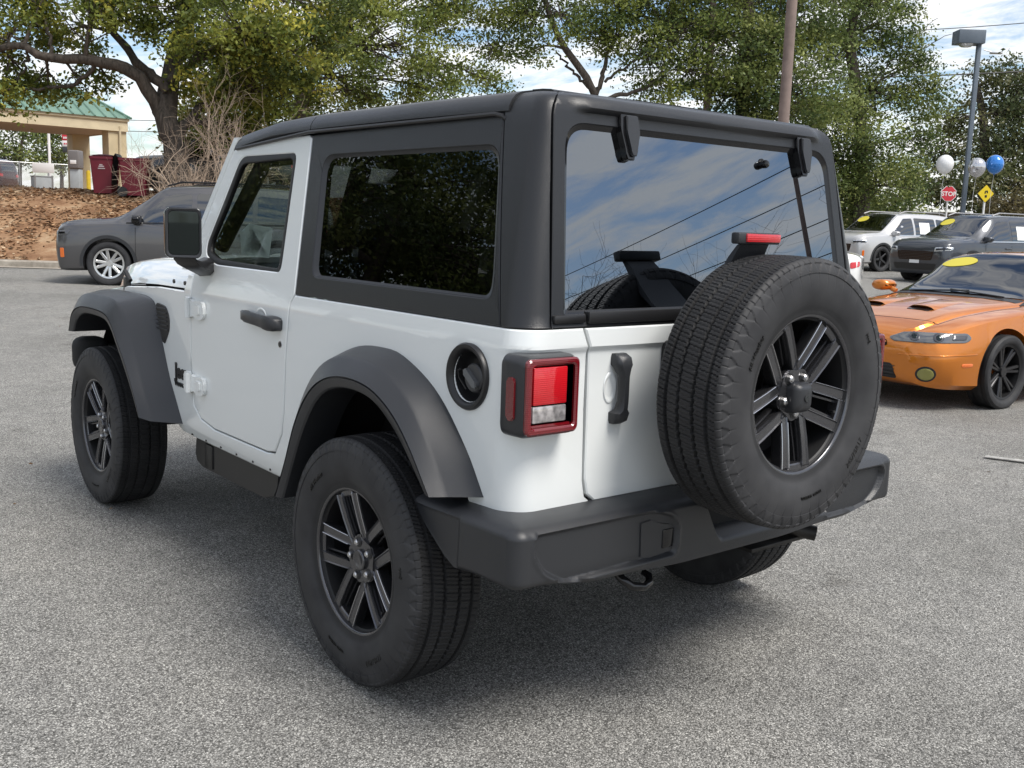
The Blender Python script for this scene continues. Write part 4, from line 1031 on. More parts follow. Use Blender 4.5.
c = np.array([(.28, .16, .085), (.40, .24, .13), (.18, .10, .055), (.46, .34, .22)])[rs.randint(0, 4, len(pts))]*(.7+.6*rs.rand(len(pts)))[:, None]; colour_attr(o.data, np.repeat(c, 4, 0))

# small dry leaves and grit blown over the lot
pts = []
for _ in range(900):
    t, s = rs.uniform(-9, 9), rs.uniform(1.2, 21)
    if rs.rand() < .25+.75*smooth01(14, 21, s)*smooth01(0, -4, t): pts.append(tuple(WP(t, s, lot_h(t, s)+.004)))
V, F = leaf_quads(np.array(pts), .011, rs, .9)
o = np_mesh('blown_leaves', V, F, M['dry_leaf']); tag(o, 'tiny dry leaf bits scattered over the asphalt', kind='stuff')
c = np.array([(.22, .13, .07), (.30, .20, .11), (.12, .08, .05)])[rs.randint(0, 3, len(pts))]; colour_attr(o.data, np.repeat(c, 4, 0))
# ------------------------------------------------------------------ trees
def bark_mat():
    k, n, l, p = new_mat('bark'); t = n.new('ShaderNodeTexCoord'); mp_ = n.new('ShaderNodeMapping'); mp_.inputs['Scale'].default_value = (9, 9, 2); l.new(t.outputs['Object'], mp_.inputs[0])
    z = n.new('ShaderNodeTexNoise'); z.inputs['Scale'].default_value = 1.6; z.inputs['Detail'].default_value = 8; z.inputs['Roughness'].default_value = .7; l.new(mp_.outputs[0], z.inputs['Vector'])
    r = n.new('ShaderNodeValToRGB'); r.color_ramp.elements[0].position = .35; r.color_ramp.elements[1].position = .7
    r.color_ramp.elements[0].color = (.035, .028, .022, 1); r.color_ramp.elements[1].color = (.13, .105, .085, 1)
    l.new(z.outputs[0], r.inputs[0]); l.new(r.outputs[0], p.inputs['Base Color']); p.inputs['Roughness'].default_value = .9
    b = n.new('ShaderNodeBump'); b.inputs['Strength'].default_value = .9; b.inputs['Distance'].default_value = .03; l.new(z.outputs[0], b.inputs['Height']); l.new(b.outputs[0], p.inputs['Normal'])
    return k
M['bark'] = bark_mat()
M['bare_twig'] = pmat('pale_bare_twigs', (.36, .28, .21), .85, var=.3, vscale=3)
def np_tubes(paths, n=5):
    """paths: list of (pts, radii)"""
    Vs, Fs, base = [], [], 0
    for pts, rad in paths:
        P = np.array(pts, float); R = np.array(rad, float); m_ = len(P)
        d = np.gradient(P, axis=0); d /= np.linalg.norm(d, axis=1)[:, None]+1e-9
        a = np.cross(d, [0.31, 0.17, .93]); a /= np.linalg.norm(a, axis=1)[:, None]+1e-9; b = np.cross(d, a)
        th = np.arange(n)*2*PI/n
        V = P[:, None]+(a[:, None]*np.cos(th)[None, :, None]+b[:, None]*np.sin(th)[None, :, None])*R[:, None, None]
        Vs.append(V.reshape(-1, 3)); i = np.arange(m_-1)[:, None]; j = np.arange(n)[None, :]
        Fs.append((np.stack([i*n+j, i*n+(j+1) % n, (i+1)*n+(j+1) % n, (i+1)*n+j], 2)+base).reshape(-1, 4)); base += m_*n
    return np.concatenate(Vs), np.concatenate(Fs)
def bez(a, b, c, n): t = np.linspace(0, 1, n)[:, None]; return a*(1-t)**2+2*b*t*(1-t)+c*t*t
def make_tree(name, label, cat, base, trunk_pts, trunk_r, blobs, leaf=.07, cols=None, seed=1, group=None, dens=1.0, sig=.30, per=70, limbs=(), droop=0.0, twigs=True, attach=None):
    """blobs: (centre world, radius, density); trunk_pts world polyline; limbs: explicit extra branches (pts, r0, r1)"""
    rs = np.random.RandomState(seed); base = np.array(base, float)
    root = empty(name, tuple(base)); tag(root, label, cat, group)
    T = np.array([tuple(v) for v in spline(trunk_pts, 16)], float); rad = trunk_r*(1-.55*np.linspace(0, 1, len(T))); rad[0] *= 1.35; rad[1] *= 1.1
    paths = [(T, rad)]; skel = [(p, r) for p, r in zip(T, rad)]
    for pts, r0, r1 in limbs:
        L = np.array([tuple(v) for v in spline(pts, 18)], float); L[1:-1] += rs.normal(size=(16, 3))*.04; rr = np.linspace(r0, r1, 18); paths.append((L, rr)); skel += list(zip(L, rr))
    LP, LC = [], []
    cols = np.array(cols if cols is not None else [(.045, .075, .02), (.075, .11, .03), (.11, .14, .035)])
    for c, R, dn in blobs:
        c = np.array(tuple(c), float)
        # a limb from the nearest strong wood into the mass
        cand = [(np.linalg.norm(p-c)+max(0, p[2]-c[2])*1.5+(0 if r > trunk_r*.2 else 2), p, r) for p, r in skel]; _, p0, r0 = min(cand, key=lambda q: q[0])
        mid = (p0+c)/2+np.array([0, 0, .12*np.linalg.norm(c-p0)])+rs.normal(size=3)*.15*R
        L = bez(p0, mid, c, 10); rr = np.linspace(min(r0*.6, .03+.035*R), .015, 10); paths.append((L, rr)); loc = [(a, b) for a, b in zip(L, rr)]; skel += [(a, b) for a, b in loc[2:8]]
        nc = int(dn*dens*10.5*R**2+3)
        for _ in range(nc):
            v = rs.normal(size=3); v /= np.linalg.norm(v); q = c+v*R*np.array([1, 1, .8])*(rs.rand()**.45)
            k = loc[rs.randint(3, 10)][0]; 
            m2 = (k+q)/2+rs.normal(size=3)*.12
            if twigs: paths.append((bez(k, m2, q, 5), np.linspace(.016+.006*R, .005, 5)))
            m_ = int(per*(.5+rs.rand()))
            g = rs.normal(size=(m_, 3))*sig*np.array([1, 1, .62]); g[:, 2] -= droop*rs.rand(m_)*np.abs(rs.normal(size=m_))
            LP.append(q+g); cc = cols[0]+(cols[-1]-cols[0])*rs.rand() if len(cols) == 2 else cols[min(len(cols)-1, int(rs.beta(1.4, 1.6)*len(cols)))]
            LC.append(np.tile(cc*(.8+.4*rs.rand()), (m_, 1))*(.75+.5*rs.rand(m_, 1)))
    V, F = np_tubes(paths, 6)
    tr = np_mesh('trunk', V-base, F, M['bark'], root, smooth=180)
    P = np.concatenate(LP); C = np.concatenate(LC); V, F = leaf_quads(P-base, leaf, rs, .15)
    cr = np_mesh('crown', V, F, M['leaf'], root); colour_attr(cr.data, np.repeat(C, 4, 0))
    return root
def B(l, d0):                          # crown masses given as (picture column, row, depth offset, radius, density)
    return [(PX(x, y, d0+dd), R, dn) for x, y, dd, R, dn in l]
OAK = [(.055, .075, .020), (.10, .125, .030), (.17, .185, .040), (.29, .27, .055)]
MIDG = [(.10, .130, .040), (.18, .205, .058), (.26, .275, .080)]
DEEP = [(.055, .080, .030), (.100, .130, .045), (.155, .180, .062), (.20, .22, .080)]
OAK, MIDG, DEEP = [[tuple(v*w for v, w in zip(c, (1.26, 1.28, 1.08))) for c in P_] for P_ in (OAK, MIDG, DEEP)]
d = 27
g0 = on_ground(178, d, bank_h)
make_tree('oak_tree', 'large spreading oak with long bare limbs above the green-roofed canopy', 'tree', g0,
    [g0, PX(176, 150, d), PX(166, 118, d), PX(172, 70, d+.5), PX(185, 20, d+.3), PX(190, -40, d)], .36,
    B([(40, 0, 0, 1.5, 1), (95, 5, -1, 1.3, 1), (10, 30, -.6, 1.2, .9), (60, 38, 1, 1.0, .6), (25, 75, .5, .85, .7), (80, 84, 0, .55, .8), (48, 92, .3, .6, .8), (5, 95, -.3, .8, .9), (98, 80, .3, .35, .8), (130, 20, .5, 1.1, .6),
       (190, 8, -.5, 1.7, 1.1), (235, 30, -1.8, 1.4, 1.3), (205, 52, -1.4, 1.0, 1.3), (275, 45, -1.5, 1.3, 1.2), (250, 75, 0, 1.5, 1.3), (205, 90, .8, 1.1, 1.2), (285, 95, 1, 1.4, 1.2), (225, 125, 1.6, 1.2, 1), (270, 135, 2, 1.4, 1), (190, 145, 2.5, .7, .8), (310, 30, .5, 1.5, 1.1), (300, -20, 0, 2, .8),
       (40, -50, 0, 1.8, .8), (120, -50, 0, 2, .8), (200, -60, -1, 2.2, .8), (-40, 20, 0, 1.8, .8), (-60, 80, 0, 1.3, .7)], d),
    leaf=.062, cols=OAK, seed=3, sig=.24, per=95,
    limbs=[([PX(166, 122, d), PX(150, 95, d), PX(126, 67, d-.4), PX(96, 60, d-.6), (PX(64, 59, d-.6)), PX(18, 47, d-.8), PX(-30, 50, d-.8)], .20, .07),
           ([PX(168, 92, d), PX(146, 70, d+.2), PX(117, 36, d+.5), PX(112, 0, d+.6), PX(118, -40, d+.6)], .15, .05),
           ([PX(96, 62, d-.6), PX(84, 78, d-.4), PX(60, 88, d-.2), PX(20, 90, d-.2), PX(-20, 98, d)], .06, .02),
           ([PX(172, 80, d), PX(205, 55, d-.6), PX(250, 40, d-1.3), PX(300, 50, d-1.3)], .13, .04),
           ([PX(176, 140, d), PX(200, 110, d+.6), PX(232, 95, d+1), PX(268, 88, d+1), PX(290, 60, d+1)], .15, .05),
           ([PX(56, 59, d-.6), PX(50, 35, d-.6), PX(40, 10, d)], .06, .03), ([PX(30, 52, d-.7), PX(20, 75, d-.4), PX(5, 92, d)], .04, .02)])
d = 31
g0 = on_ground(215, d, bank_h)
make_tree('oak_tree', 'dark ivy-hung tree just right of the big oak behind the bare shrub', 'tree', g0, [g0, PX(212, 150, d), PX(222, 90, d), PX(230, 40, d)], .34,
    B([(215, 150, -.4, 1.0, 1.3), (200, 120, 0, 1.0, 1.3), (230, 100, 0, 1.4, 1.2), (245, 140, .5, 1.3, 1.1), (225, 60, 1, 1.8, 1), (260, 30, 1, 2, .9)], d), leaf=.065, cols=OAK[:3], seed=9, sig=.26, per=90)
d = 36
g0 = on_ground(300, d, bank_h)
make_tree('shade_tree', 'light green tree with its crown just above the hardtop roof', 'tree', g0, [g0, PX(298, 130, d), PX(310, 80, d), PX(345, 30, d), PX(360, -30, d)], .30,
    B([(330, 75, 0, 1.7, 1), (370, 95, -.5, 1.4, 1), (345, 25, 0, 2.0, 1), (400, 45, -1, 1.8, 1), (420, 85, -.5, 1.2, 1), (450, 15, 0, 1.8, .9), (455, 65, -.3, 1.2, .9), (488, 80, 0, .75, .8), (500, 40, .5, 1.2, .8), (390, -20, 0, 2.5, .7), (480, -30, 0, 2.4, .7), (300, 110, 1, 1.4, .9), (345, 120, 1, 1.2, .9)], d), leaf=.062, cols=MIDG, seed=11, sig=.30, per=110,
    limbs=[([PX(300, 125, d), PX(300, 90, d-.5), PX(330, 50, d-.7), PX(352, 20, d-.7)], .14, .05)])
d = 36
g0 = on_ground(603, d)
make_tree('shade_tree', 'open forked tree whose bare trunk rises behind the rear hatch', 'tree', g0, [g0, PX(600, 130, d), PX(594, 92, d), PX(584, 74, d), PX(560, 40, d), PX(545, 0, d)], .22,
    B([(560, 15, 0, 1.5, .8), (530, 50, .3, .8, .6), (600, 30, .4, 1.6, .8), (645, 50, 0, 1.5, .9), (620, 5, .4, 2, .8), (680, 20, 0, 2, .9), (665, 85, .2, 1.0, .9), (700, 70, 0, 1.4, 1), (640, 90, 1, .6, .7), (520, 5, 0, 1.6, .8), (580, -50, 0, 2.5, .7), (680, -40, 0, 2.6, .7)], d), leaf=.062, cols=MIDG[:2]+[(.09, .13, .04)], seed=21, sig=.30, per=100,
    limbs=[([PX(596, 94, d), PX(602, 78, d), PX(606, 58, d+.3), PX(620, 30, d+.3)], .10, .04), ([PX(594, 92, d), PX(570, 70, d+.2), PX(556, 50, d+.4)], .07, .03), ([PX(600, 100, d), PX(630, 92, d), PX(655, 80, d), PX(672, 55, d)], .09, .03), ([PX(605, 82, d), PX(632, 62, d), PX(650, 40, d)], .06, .02)])
d = 37
g0 = on_ground(745, d)
make_tree('evergreen_oak', 'tall dense green tree filling the sky behind the brown pole', 'tree', g0, [g0, PX(745, 160, d), PX(742, 90, d), PX(748, 20, d), PX(750, -60, d)], .35,
    B([(700, 25, 0, 1.8, 1.1), (745, 60, -1, 2.0, 1.1), (720, 95, 0, 1.6, 1.1), (790, 30, -1, 2.2, 1.1), (800, 90, -1.2, 2.0, 1.1), (760, 125, 0, 1.6, 1), (745, -10, 0, 2.6, .8), (820, -20, 0, 2.6, .8), (770, 165, .5, 1.5, 1), (720, 150, .5, 1.5, .9)], d), leaf=.064, cols=DEEP, seed=31, sig=.32, per=115)
d = 40
g0 = on_ground(860, d)
make_tree('evergreen_oak', 'broad feathery tree reaching toward the lamp head above the parked vehicles', 'tree', g0, [g0, PX(862, 170, d), PX(858, 100, d), PX(850, 40, d), PX(860, -10, d)], .34,
    B([(850, 40, 0, 2.2, 1), (830, 110, -.6, 1.8, 1.1), (860, 150, -.5, 1.8, 1.1), (885, 95, 0, 1.8, 1), (900, 45, 0, 1.3, .7), (920, 62, 0, .8, .6), (925, 100, .3, 1.1, .8), (840, 190, 0, 1.5, 1), (885, 185, -.5, 1.5, 1), (915, 140, .5, 1.1, .8), (905, 175, 0, 1.0, .9), (870, 0, 0, 2.0, .8), (905, 10, 0, 1.0, .5), (860, 215, 1, 1.5, 1), (815, 155, 1, 1.8, 1)], d), leaf=.064, cols=DEEP, seed=41, sig=.32, per=105,
    limbs=[([PX(856, 110, d), PX(880, 80, d), PX(915, 52, d), PX(952, 34, d)], .06, .01), ([PX(870, 85, d), PX(900, 50, d), PX(938, 18, d)], .04, .01)])
# feathery outer sprays
d = 56
g0 = on_ground(985, d, verge_h)
make_tree('evergreen_oak', 'darker hazy tree rising beyond the balloons at the far right', 'tree', g0, [g0, PX(985, 150, d), PX(982, 110, d), PX(975, 80, d)], .35,
    B([(985, 85, 0, 1.7, .7), (1005, 115, 0, 2.0, .8), (960, 120, 0, 1.6, .6), (1030, 90, 0, 2.5, .9), (1000, 150, -1, 2.2, 1), (950, 155, 0, 1.7, .8), (1040, 150, 0, 2.5, 1), (930, 190, -2, 1.8, 1), (970, 190, -3, 1.6, 1), (1020, 190, -3, 2.2, 1)], d), leaf=.10, cols=[(.065, .085, .035), (.105, .12, .048), (.155, .155, .065)], seed=51, sig=.40, per=60)
d = 62
for k, (x, y, lab) in enumerate(((20, 150, 'small green tree under the left end of the green-roofed canopy'), (62, 150, 'thin tree seen through the canopy beside the drive-up column'))):
    g0 = on_ground(x, d+k*3, bank_h)
    make_tree('roadside_tree', lab, 'tree', g0, [g0, PX(x, 170, d+k*3), PX(x+2, y-10, d+k*3)], .14, B([(x, y, 0, 1.5, .8), (x-20+k*12, y+8, 0, 1.4, .7), (x+12-k*24, y-15, 0, .9, .5), (x-8, y-20, 0, 1.2, .6)], d+k*3), leaf=.10, cols=DEEP[:3], seed=61+k, sig=.38, per=50)
# understory shrubs along the verge
rs = np.random.RandomState(8)
for k, (x, y, dd, R, lab) in enumerate(((800, 215, 44, 1.6, 'rounded shrub low behind the spare tyre'), (850, 205, 46, 1.5, 'green shrub above the pale parked vehicle'), (895, 205, 47, 1.4, 'low shrub left of the stop sign post'), (1015, 205, 48, 1.5, 'brownish shrub at the right picture edge on the verge'))):
    g0 = on_ground(x, dd, verge_h)
    make_tree('shrub', lab, 'shrub', g0, [g0, PX(x, y, dd)], .06, [(PX(x, y, dd), R, 1.0), (PX(x+14, y+6, dd), R*.8, 1.0)], leaf=.08, cols=DEEP[1:] if k < 3 else [(.10, .08, .04), (.14, .12, .05)], seed=70+k, sig=.3, per=60, group='shrubs along the verge')

# bare pale shrub in front of the oak
def bare_shrub(name, label, base, h, nst, seed, spread=1.0, mat=None, thick=1.0):
    rs = np.random.RandomState(seed); base = np.array(tuple(base)); paths = []
    def grow(p, d_, L, r, lev):
        n = 6; pts = [p]; q = p.copy(); dd = d_.copy()
        for i in range(n):
            dd = dd+rs.normal(size=3)*.16+np.array([0, 0, .03 if lev < 2 else 0]); dd /= np.linalg.norm(dd); q = q+dd*L/n; pts.append(q.copy())
        paths.append((pts, np.linspace(r, r*.45, n+1)))
        if lev < 3:
            for _ in range(4 if lev else 4):
                i = rs.randint(2, n+1); nd = dd+rs.normal(size=3)*.55; nd /= np.linalg.norm(nd); grow(pts[i], nd, L*(.45+.3*rs.rand()), r*.5, lev+1)
    for _ in range(nst):
        a = rs.rand()*2*PI; v = np.array([math.cos(a)*.55*spread, math.sin(a)*.55*spread, 1]); v /= np.linalg.norm(v); grow(np.zeros(3)+rs.normal(size=3)*[.12, .12, 0], v, h*(.5+.3*rs.rand()), .022*thick, 0)
    V, F = np_tubes(paths, 4); o = np_mesh(name, V, F, mat or M['bare_twig'], smooth=180); o.location = tuple(base); tag(o, label, 'shrub'); return o
bare_shrub('bare_shrub', 'leafless pale shrub of fine branches beside the dark grey parked vehicle', on_ground(182, 23.5, bank_h), 2.9, 14, 4, 1.5)
bare_shrub('bare_shrub', 'leafless shrub of tangled pale stems right behind the door mirror', on_ground(215, 23.8, bank_h), 2.7, 9, 14, 1.1)
# ------------------------------------------------------------------ drive-up canopy on the bank and what stands round it
M['beige'] = pmat('painted_block_beige', (.50, .42, .27), .8, var=.12, vscale=2, bump=.3, bscale=60)
M['beige_trim'] = pmat('cream_fascia', (.58, .50, .34), .6, var=.08, vscale=3)
M['green_roof'] = pmat('green_metal_roof', (.14, .24, .185), .5, metal=.2, var=.12, vscale=1.5)
M['soffit'] = pmat('soffit', (.46, .42, .36), .8)
M['red_sign'] = pmat('red_sign', (.55, .03, .05), .4); M['white_sign'] = pmat('white_sign', (.75, .75, .75), .5); M['dark_sign'] = pmat('dark_sign', (.04, .045, .05), .5)
M['grey_box'] = pmat('grey_cabinet', (.33, .36, .38), .6, var=.1); M['galv'] = pmat('galvanised', (.38, .39, .40), .45, metal=.7)
M['yellow'] = pmat('bollard_yellow', (.62, .45, .03), .6, var=.15, vscale=8)
ZB = 1.97
A0 = PX(127, 118, 41.5); B0 = PX(-10, 108, 38.2); ax = Vector((B0.x-A0.x, B0.y-A0.y, 0)).normalized(); bx = Vector((-ax.y, ax.x, 0))
if bx.dot(FH) < 0: bx = -bx
can = tag(empty('drive_up_canopy', (A0.x, A0.y, ZB)), 'cream drive-up canopy with a green ribbed metal roof on the bank', 'building')
def cp(a, b, z): return ax*a+bx*b+Vector((0, 0, z-ZB))
LA, LB = 11.0, 5.2; ze = 5.12; zr = 6.35
def slab(bm, a0, a1, b0, b1, z0, z1):
    v = [bm.verts.new(cp(a, b, z)) for z in (z0, z1) for a, b in ((a0, b0), (a1, b0), (a1, b1), (a0, b1))]
    for f in ((0, 1, 2, 3), (7, 6, 5, 4), (0, 4, 5, 1), (1, 5, 6, 2), (2, 6, 7, 3), (3, 7, 4, 0)): bm.faces.new([v[i] for i in f])
bm = bmesh.new(); slab(bm, .06, LA, .06, LB-.06, ze-.46, ze-.10); obj('soffit', bm, M['soffit'], can)
bm = bmesh.new(); slab(bm, -.02, LA, -.02, .055, ze-.50, ze-.06); slab(bm, -.02, .055, .055, LB, ze-.50, ze-.06); slab(bm, -.06, LA, -.08, -.02, ze-.10, ze+.02); obj('fascia', bm, M['beige_trim'], can)
bm = bmesh.new()
R1, R2 = cp(1.1, LB/2, zr), cp(LA-1, LB/2, zr); e = [cp(-.12, -.14, ze+.0), cp(LA, -.14, ze), cp(LA, LB+.14, ze), cp(-.12, LB+.14, ze)]
def sheet(q):
    vs = [bm.verts.new(p) for p in q]; bm.faces.new(vs)
sheet([e[0], e[1], R2, R1]); sheet([e[3], e[0], R1]); sheet([e[2], e[3], R1, R2]); sheet([e[1], e[2], R2])
rf = obj('roof', bm, M['green_roof'], can, smooth=0)
bm = bmesh.new()
for k in range(27):
    a = .05+k*.42; top_a = min(max(a, 1.1), LA-1); f = 1 if a >= 1.1 else (a+.12)/1.22
    p0 = cp(a, -.14, ze+.02); p1 = cp(a, -.14+(LB/2+.14)*f, ze+.02+(zr-ze)*f); tube(bm, [p0, p1], .035, 4)
for k in range(7):
    b = -.1+k*.42; f = (b+.14)/(LB/2+.14); tube(bm, [cp(-.12, b, ze+.02), cp(-.12+1.22*f, b, ze+.02+(zr-ze)*f)], .035, 4)
tube(bm, [e[0]+Vector((0, 0, .03)), R1+Vector((0, 0, .03))], .05, 5); tube(bm, [R1+Vector((0, 0, .03)), R2+Vector((0, 0, .03))], .06, 5)
obj('roof_seams', bm, M['green_roof'], rf)
for a, b, w in ((.38, .42, .36), (.38, LB-.5, .36), (9.5, .42, .36)):
    bm = bmesh.new(); slab(bm, a-w, a+w, b-w, b+w, ZB-.5, ze-.46); cc = obj('column', bm, M['beige'], can, smooth=0)
bm = bmesh.new(); tube(bm, [cp(.30, -.03, ze-.3), cp(.30, .0, ze-.5), cp(.30, .02, ZB)], .05, 8); obj('downpipe', bm, M['beige_trim'], can)
# teller kiosk at the column
kp = on_ground(77, 38.0, bank_h); k_ = tag(empty('teller_kiosk', kp, math.atan2(-FH.y, -FH.x)), 'grey drive-up teller pedestal in front of the middle column', 'kiosk')
bm = bmesh.new(); box(bm, -.18, .18, -.17, .17, -.2, .95, .02); obj('pedestal', bm, M['grey_box'], k_)
bm = bmesh.new(); box(bm, -.22, .24, -.20, .20, .95, 1.62, .05, 3); obj('machine', bm, pmat('kiosk_grey', (.16, .15, .15), .5), k_)
bm = bmesh.new(); box(bm, .235, .25, -.11, .11, 1.12, 1.26, .005); obj('keypad', bm, M['white_sign'], k_)
# tall road sign far behind
q = PX(66.5, 142, 62); sg = tag(empty('pylon_sign', (q.x, q.y, ZB), math.atan2(-FH.y, -FH.x)), 'red white and black roadside sign seen beneath the green-roofed canopy', 'sign')
def board(y0, y1, pt, pb, mat, nm, x=.06):
    zt, zb_ = PX(66, pt, 62).z-ZB, PX(66, pb, 62).z-ZB; bm = bmesh.new(); box(bm, -.08, x, y0, y1, zb_, zt, .01); return obj(nm, bm, mat, sg)
board(-.24, .26, 131.5, 140.5, M['red_sign'], 'red_board'); board(-.24, .26, 140.6, 146.5, M['white_sign'], 'white_board'); board(-.24, .26, 146.6, 152.5, M['dark_sign'], 'dark_board')
bm = bmesh.new()
for y, w in ((-.16, .05), (-.08, .07), (.02, .05), (.10, .08)): zt = PX(66, 138, 62).z-ZB; box(bm, .062, .07, y, y+w, zt-.05, zt+.07)
obj('lettering', bm, M['white_sign'], sg); bm = bmesh.new()
for y, w in ((-.14, .10), (-.01, .06), (.08, .07)): zt = PX(66, 144, 62).z-ZB; box(bm, .062, .07, y, y+w, zt-.03, zt+.05)
obj('lettering', bm, M['red_sign'], sg)
bm = bmesh.new(); zt = PX(66, 152, 62).z-ZB; cyl(bm, (-.0, .18, zt/2), (0, 0, 1), .09, zt, 12); obj('post', bm, M['grey_box'], sg)
# notice board and cabinet, bollard, pole
q = on_ground(44, 40, bank_h); o = tag(empty('notice_board', (q.x, q.y, ZB), math.atan2(-FH.y, -FH.x)), 'low white board on two posts left of the middle column', 'sign')
bm = bmesh.new(); box(bm, -.04, .0, -.42, .42, .85, 1.22, .01); obj('board', bm, M['white_sign'], o)
for y in (-.34, .34): bm = bmesh.new(); box(bm, -.05, -.01, y-.03, y+.03, -.3, .75); obj('post', bm, M['galv'], o)
q = on_ground(42, 41, bank_h); bm = bmesh.new(); box(bm, -.3, .3, -.32, .32, -.3, .72, .02); box(bm, -.32, .32, -.34, .34, .72, .76, .01); o = obj('utility_cabinet', bm, M['grey_box']); o.location = (q.x, q.y, ZB); tag(o, 'pale grey utility cabinet below the low white board', 'cabinet')
q = on_ground(89, 37.5, bank_h); bm = bmesh.new(); cyl(bm, (0, 0, .35), (0, 0, 1), .075, 1.3, 16, bev=.03); o = obj('bollard', bm, M['yellow']); o.location = (q.x, q.y, ZB-.1); tag(o, 'yellow bollard between the teller kiosk and the first bin', 'bollard')
q = on_ground(51, 58, bank_h); bm = bmesh.new(); cyl(bm, (0, 0, 2), (0, 0, 1), .075, 6, 12); o = obj('white_pole', bm, M['white_sign']); o.location = (q.x, q.y, ZB-.3); tag(o, 'thin white pole behind the low white board', 'pole')
# wire fence
f0, f1 = PX(-40, 180, 46), PX(130, 180, 50); f0.z = f1.z = ZB; fe = tag(empty('wire_fence', f0), 'grey chain-link fence running behind the canopy columns', 'fence')
dv = f1-f0; L = dv.length; du = dv.normalized()
for k in range(7): bm = bmesh.new(); cyl(bm, du*(L*k/6)+Vector((0, 0, .75)), (0, 0, 1), .03, 1.7, 8); obj('post', bm, M['galv'], fe)
bm = bmesh.new(); tube(bm, [Vector((0, 0, 1.55)), dv+Vector((0, 0, 1.55))], .022, 6); obj('rail', bm, M['galv'], fe)
bm = bmesh.new(); nn = 110
for k in range(nn):
    for s_ in (0, 1):
        a = L*k/nn; b = a+(1.5 if s_ else -1.5); 
        if 0 <= b <= L: tube(bm, [du*a+Vector((0, 0, .02)), du*b+Vector((0, 0, 1.52))], .0035, 3, cap=False)
obj('mesh', bm, M['galv'], fe)

# wheeled bins
M['bin'] = pmat('maroon_bin', (.15, .012, .025), .5, var=.12, vscale=3)
def wheel_bin(px, d, label, open_lid, rz):
    q = on_ground(px, d, bank_h); b = tag(empty('wheeled_bin', (q.x, q.y, q.z-.02), math.atan2(-FH.y, -FH.x)+rz), label, 'bin', 'maroon wheeled bins on the bank')
    bm = bmesh.new(); loft(bm, [[(x*k, y*k, z) for x, y in rrect(-.36, .36, -.30, .30, .05, 4)] for z, k in ((.04, .80), (.12, .82), (.92, 1.0), (.93, 1.06), (1.0, 1.07), (1.0, 1.0), (.93, .98))], closed_u=True)
    vs = [bm.verts.new((x*.8, y*.8, .04)) for x, y in rrect(-.36, .36, -.30, .30, .05, 4)]; bm.faces.new(vs); obj('bin_body', bm, M['bin'], b, smooth=40)
    for y in (-.27, .27): bm = bmesh.new(); cyl(bm, (-.28, y, .13), (0, 1, 0), .13, .05, 20, bev=.01); obj('wheel', bm, M['black'], b)
    bm = bmesh.new()
    if open_lid:
        rows = [[(-.38-a, y, z) for y in np.linspace(-.33, .33, 6)] for a, z in ((0, 1.02), (.05, 1.10), (.10, 1.02), (.13, .8), (.15, .5), (.16, .30))]
        loft(bm, rows); bmesh.ops.solidify(bm, geom=bm.faces[:], thickness=.02)
    else:
        rows = [[(x, y, 1.02+.05*(1-(x/.4)**2)*(1-(y/.34)**2)) for y in np.linspace(-.33, .33, 7)] for x in np.linspace(-.40, .40, 7)]; loft(bm, rows); bmesh.ops.solidify(bm, geom=bm.faces[:], thickness=.02)
    obj('lid', bm, M['black'] if open_lid else M['bin'], b, smooth=60)
    bm = bmesh.new()
    for y, z, w, h in ((-.07, .72, .14, .03), (-.09, .67, .18, .025), (-.05, .76, .08, .03)): box(bm, .36*(.82+.18*(z-.10)/.8), .36*(.82+.18*(z+.02-.12)/.8)+.012, y, y+w, z, z+h)
    obj('printed_mark', bm, pmat('faded_mark', (.5, .42, .42), .7), b)
wheel_bin(106, 27.6, 'maroon wheeled bin with a pale printed mark and no lid showing, left of the pair', False, .1)
wheel_bin(136, 27.2, 'maroon wheeled bin with its dark lid flung open, next to the black vehicle', True, PI*.55)

# poles, lamp, wires, signs, balloons on the right
M['brown_pole'] = pmat('weathered_pole', (.20, .15, .13), .85, var=.2, vscale=3)
M['lamp_metal'] = pmat('lamp_bluegrey', (.10, .125, .155), .45, var=.1)
def pole(name, px, d, r, h, label, mat, cat='pole', hf=None):
    q = on_ground(px, d, hf); bm = bmesh.new(); tube(bm, [(0, 0, -.2), (0, 0, h*.5), (0, 0, h)], [r, r*.9, r*.8], 16); o = obj(name, bm, mat, smooth=60); o.location = q; tag(o, label, cat); return q
pole('utility_pole', 773, 30, .17, 12, 'thick brown pole rising behind the roof near the right hinge', M['brown_pole'])
pole('utility_pole', 698, 37.5, .14, 13, 'thinner pale pole among the foliage left of the thick brown pole', M['brown_pole'])
def lamp_post(base, h, label, yaw, grp=None):
    l_ = tag(empty('lamp_post', base, yaw), label, 'lamp post', grp)
    bm = bmesh.new(); box(bm, -.068, .068, -.068, .068, 0, h-.1, .012); obj('pole', bm, M['lamp_metal'], l_)
    bm = bmesh.new(); box(bm, -.22, .22, -.22, .22, 0, .5, .03); obj('base', bm, M['concrete'], l_)
    bm = bmesh.new(); box(bm, -.78, .08, -.29, .29, h-.36, h+.06, .015); hd = obj('lamp_head', bm, M['lamp_metal'], l_)
    bm = bmesh.new(); lathe(bm, [(.24, 0), (.22, -.04), (.15, -.08), (0, -.10)], n=24, axis='z', c=(-.42, 0, h-.36)); obj('lens', bm, M['clear'], hd)
    return l_
q = on_ground(957, 34.5); lamp_post(q, 8.05-q.z, 'blue-grey lamp post with a boxy head beside the balloons', math.atan2(-RH.y, -RH.x)+PI)
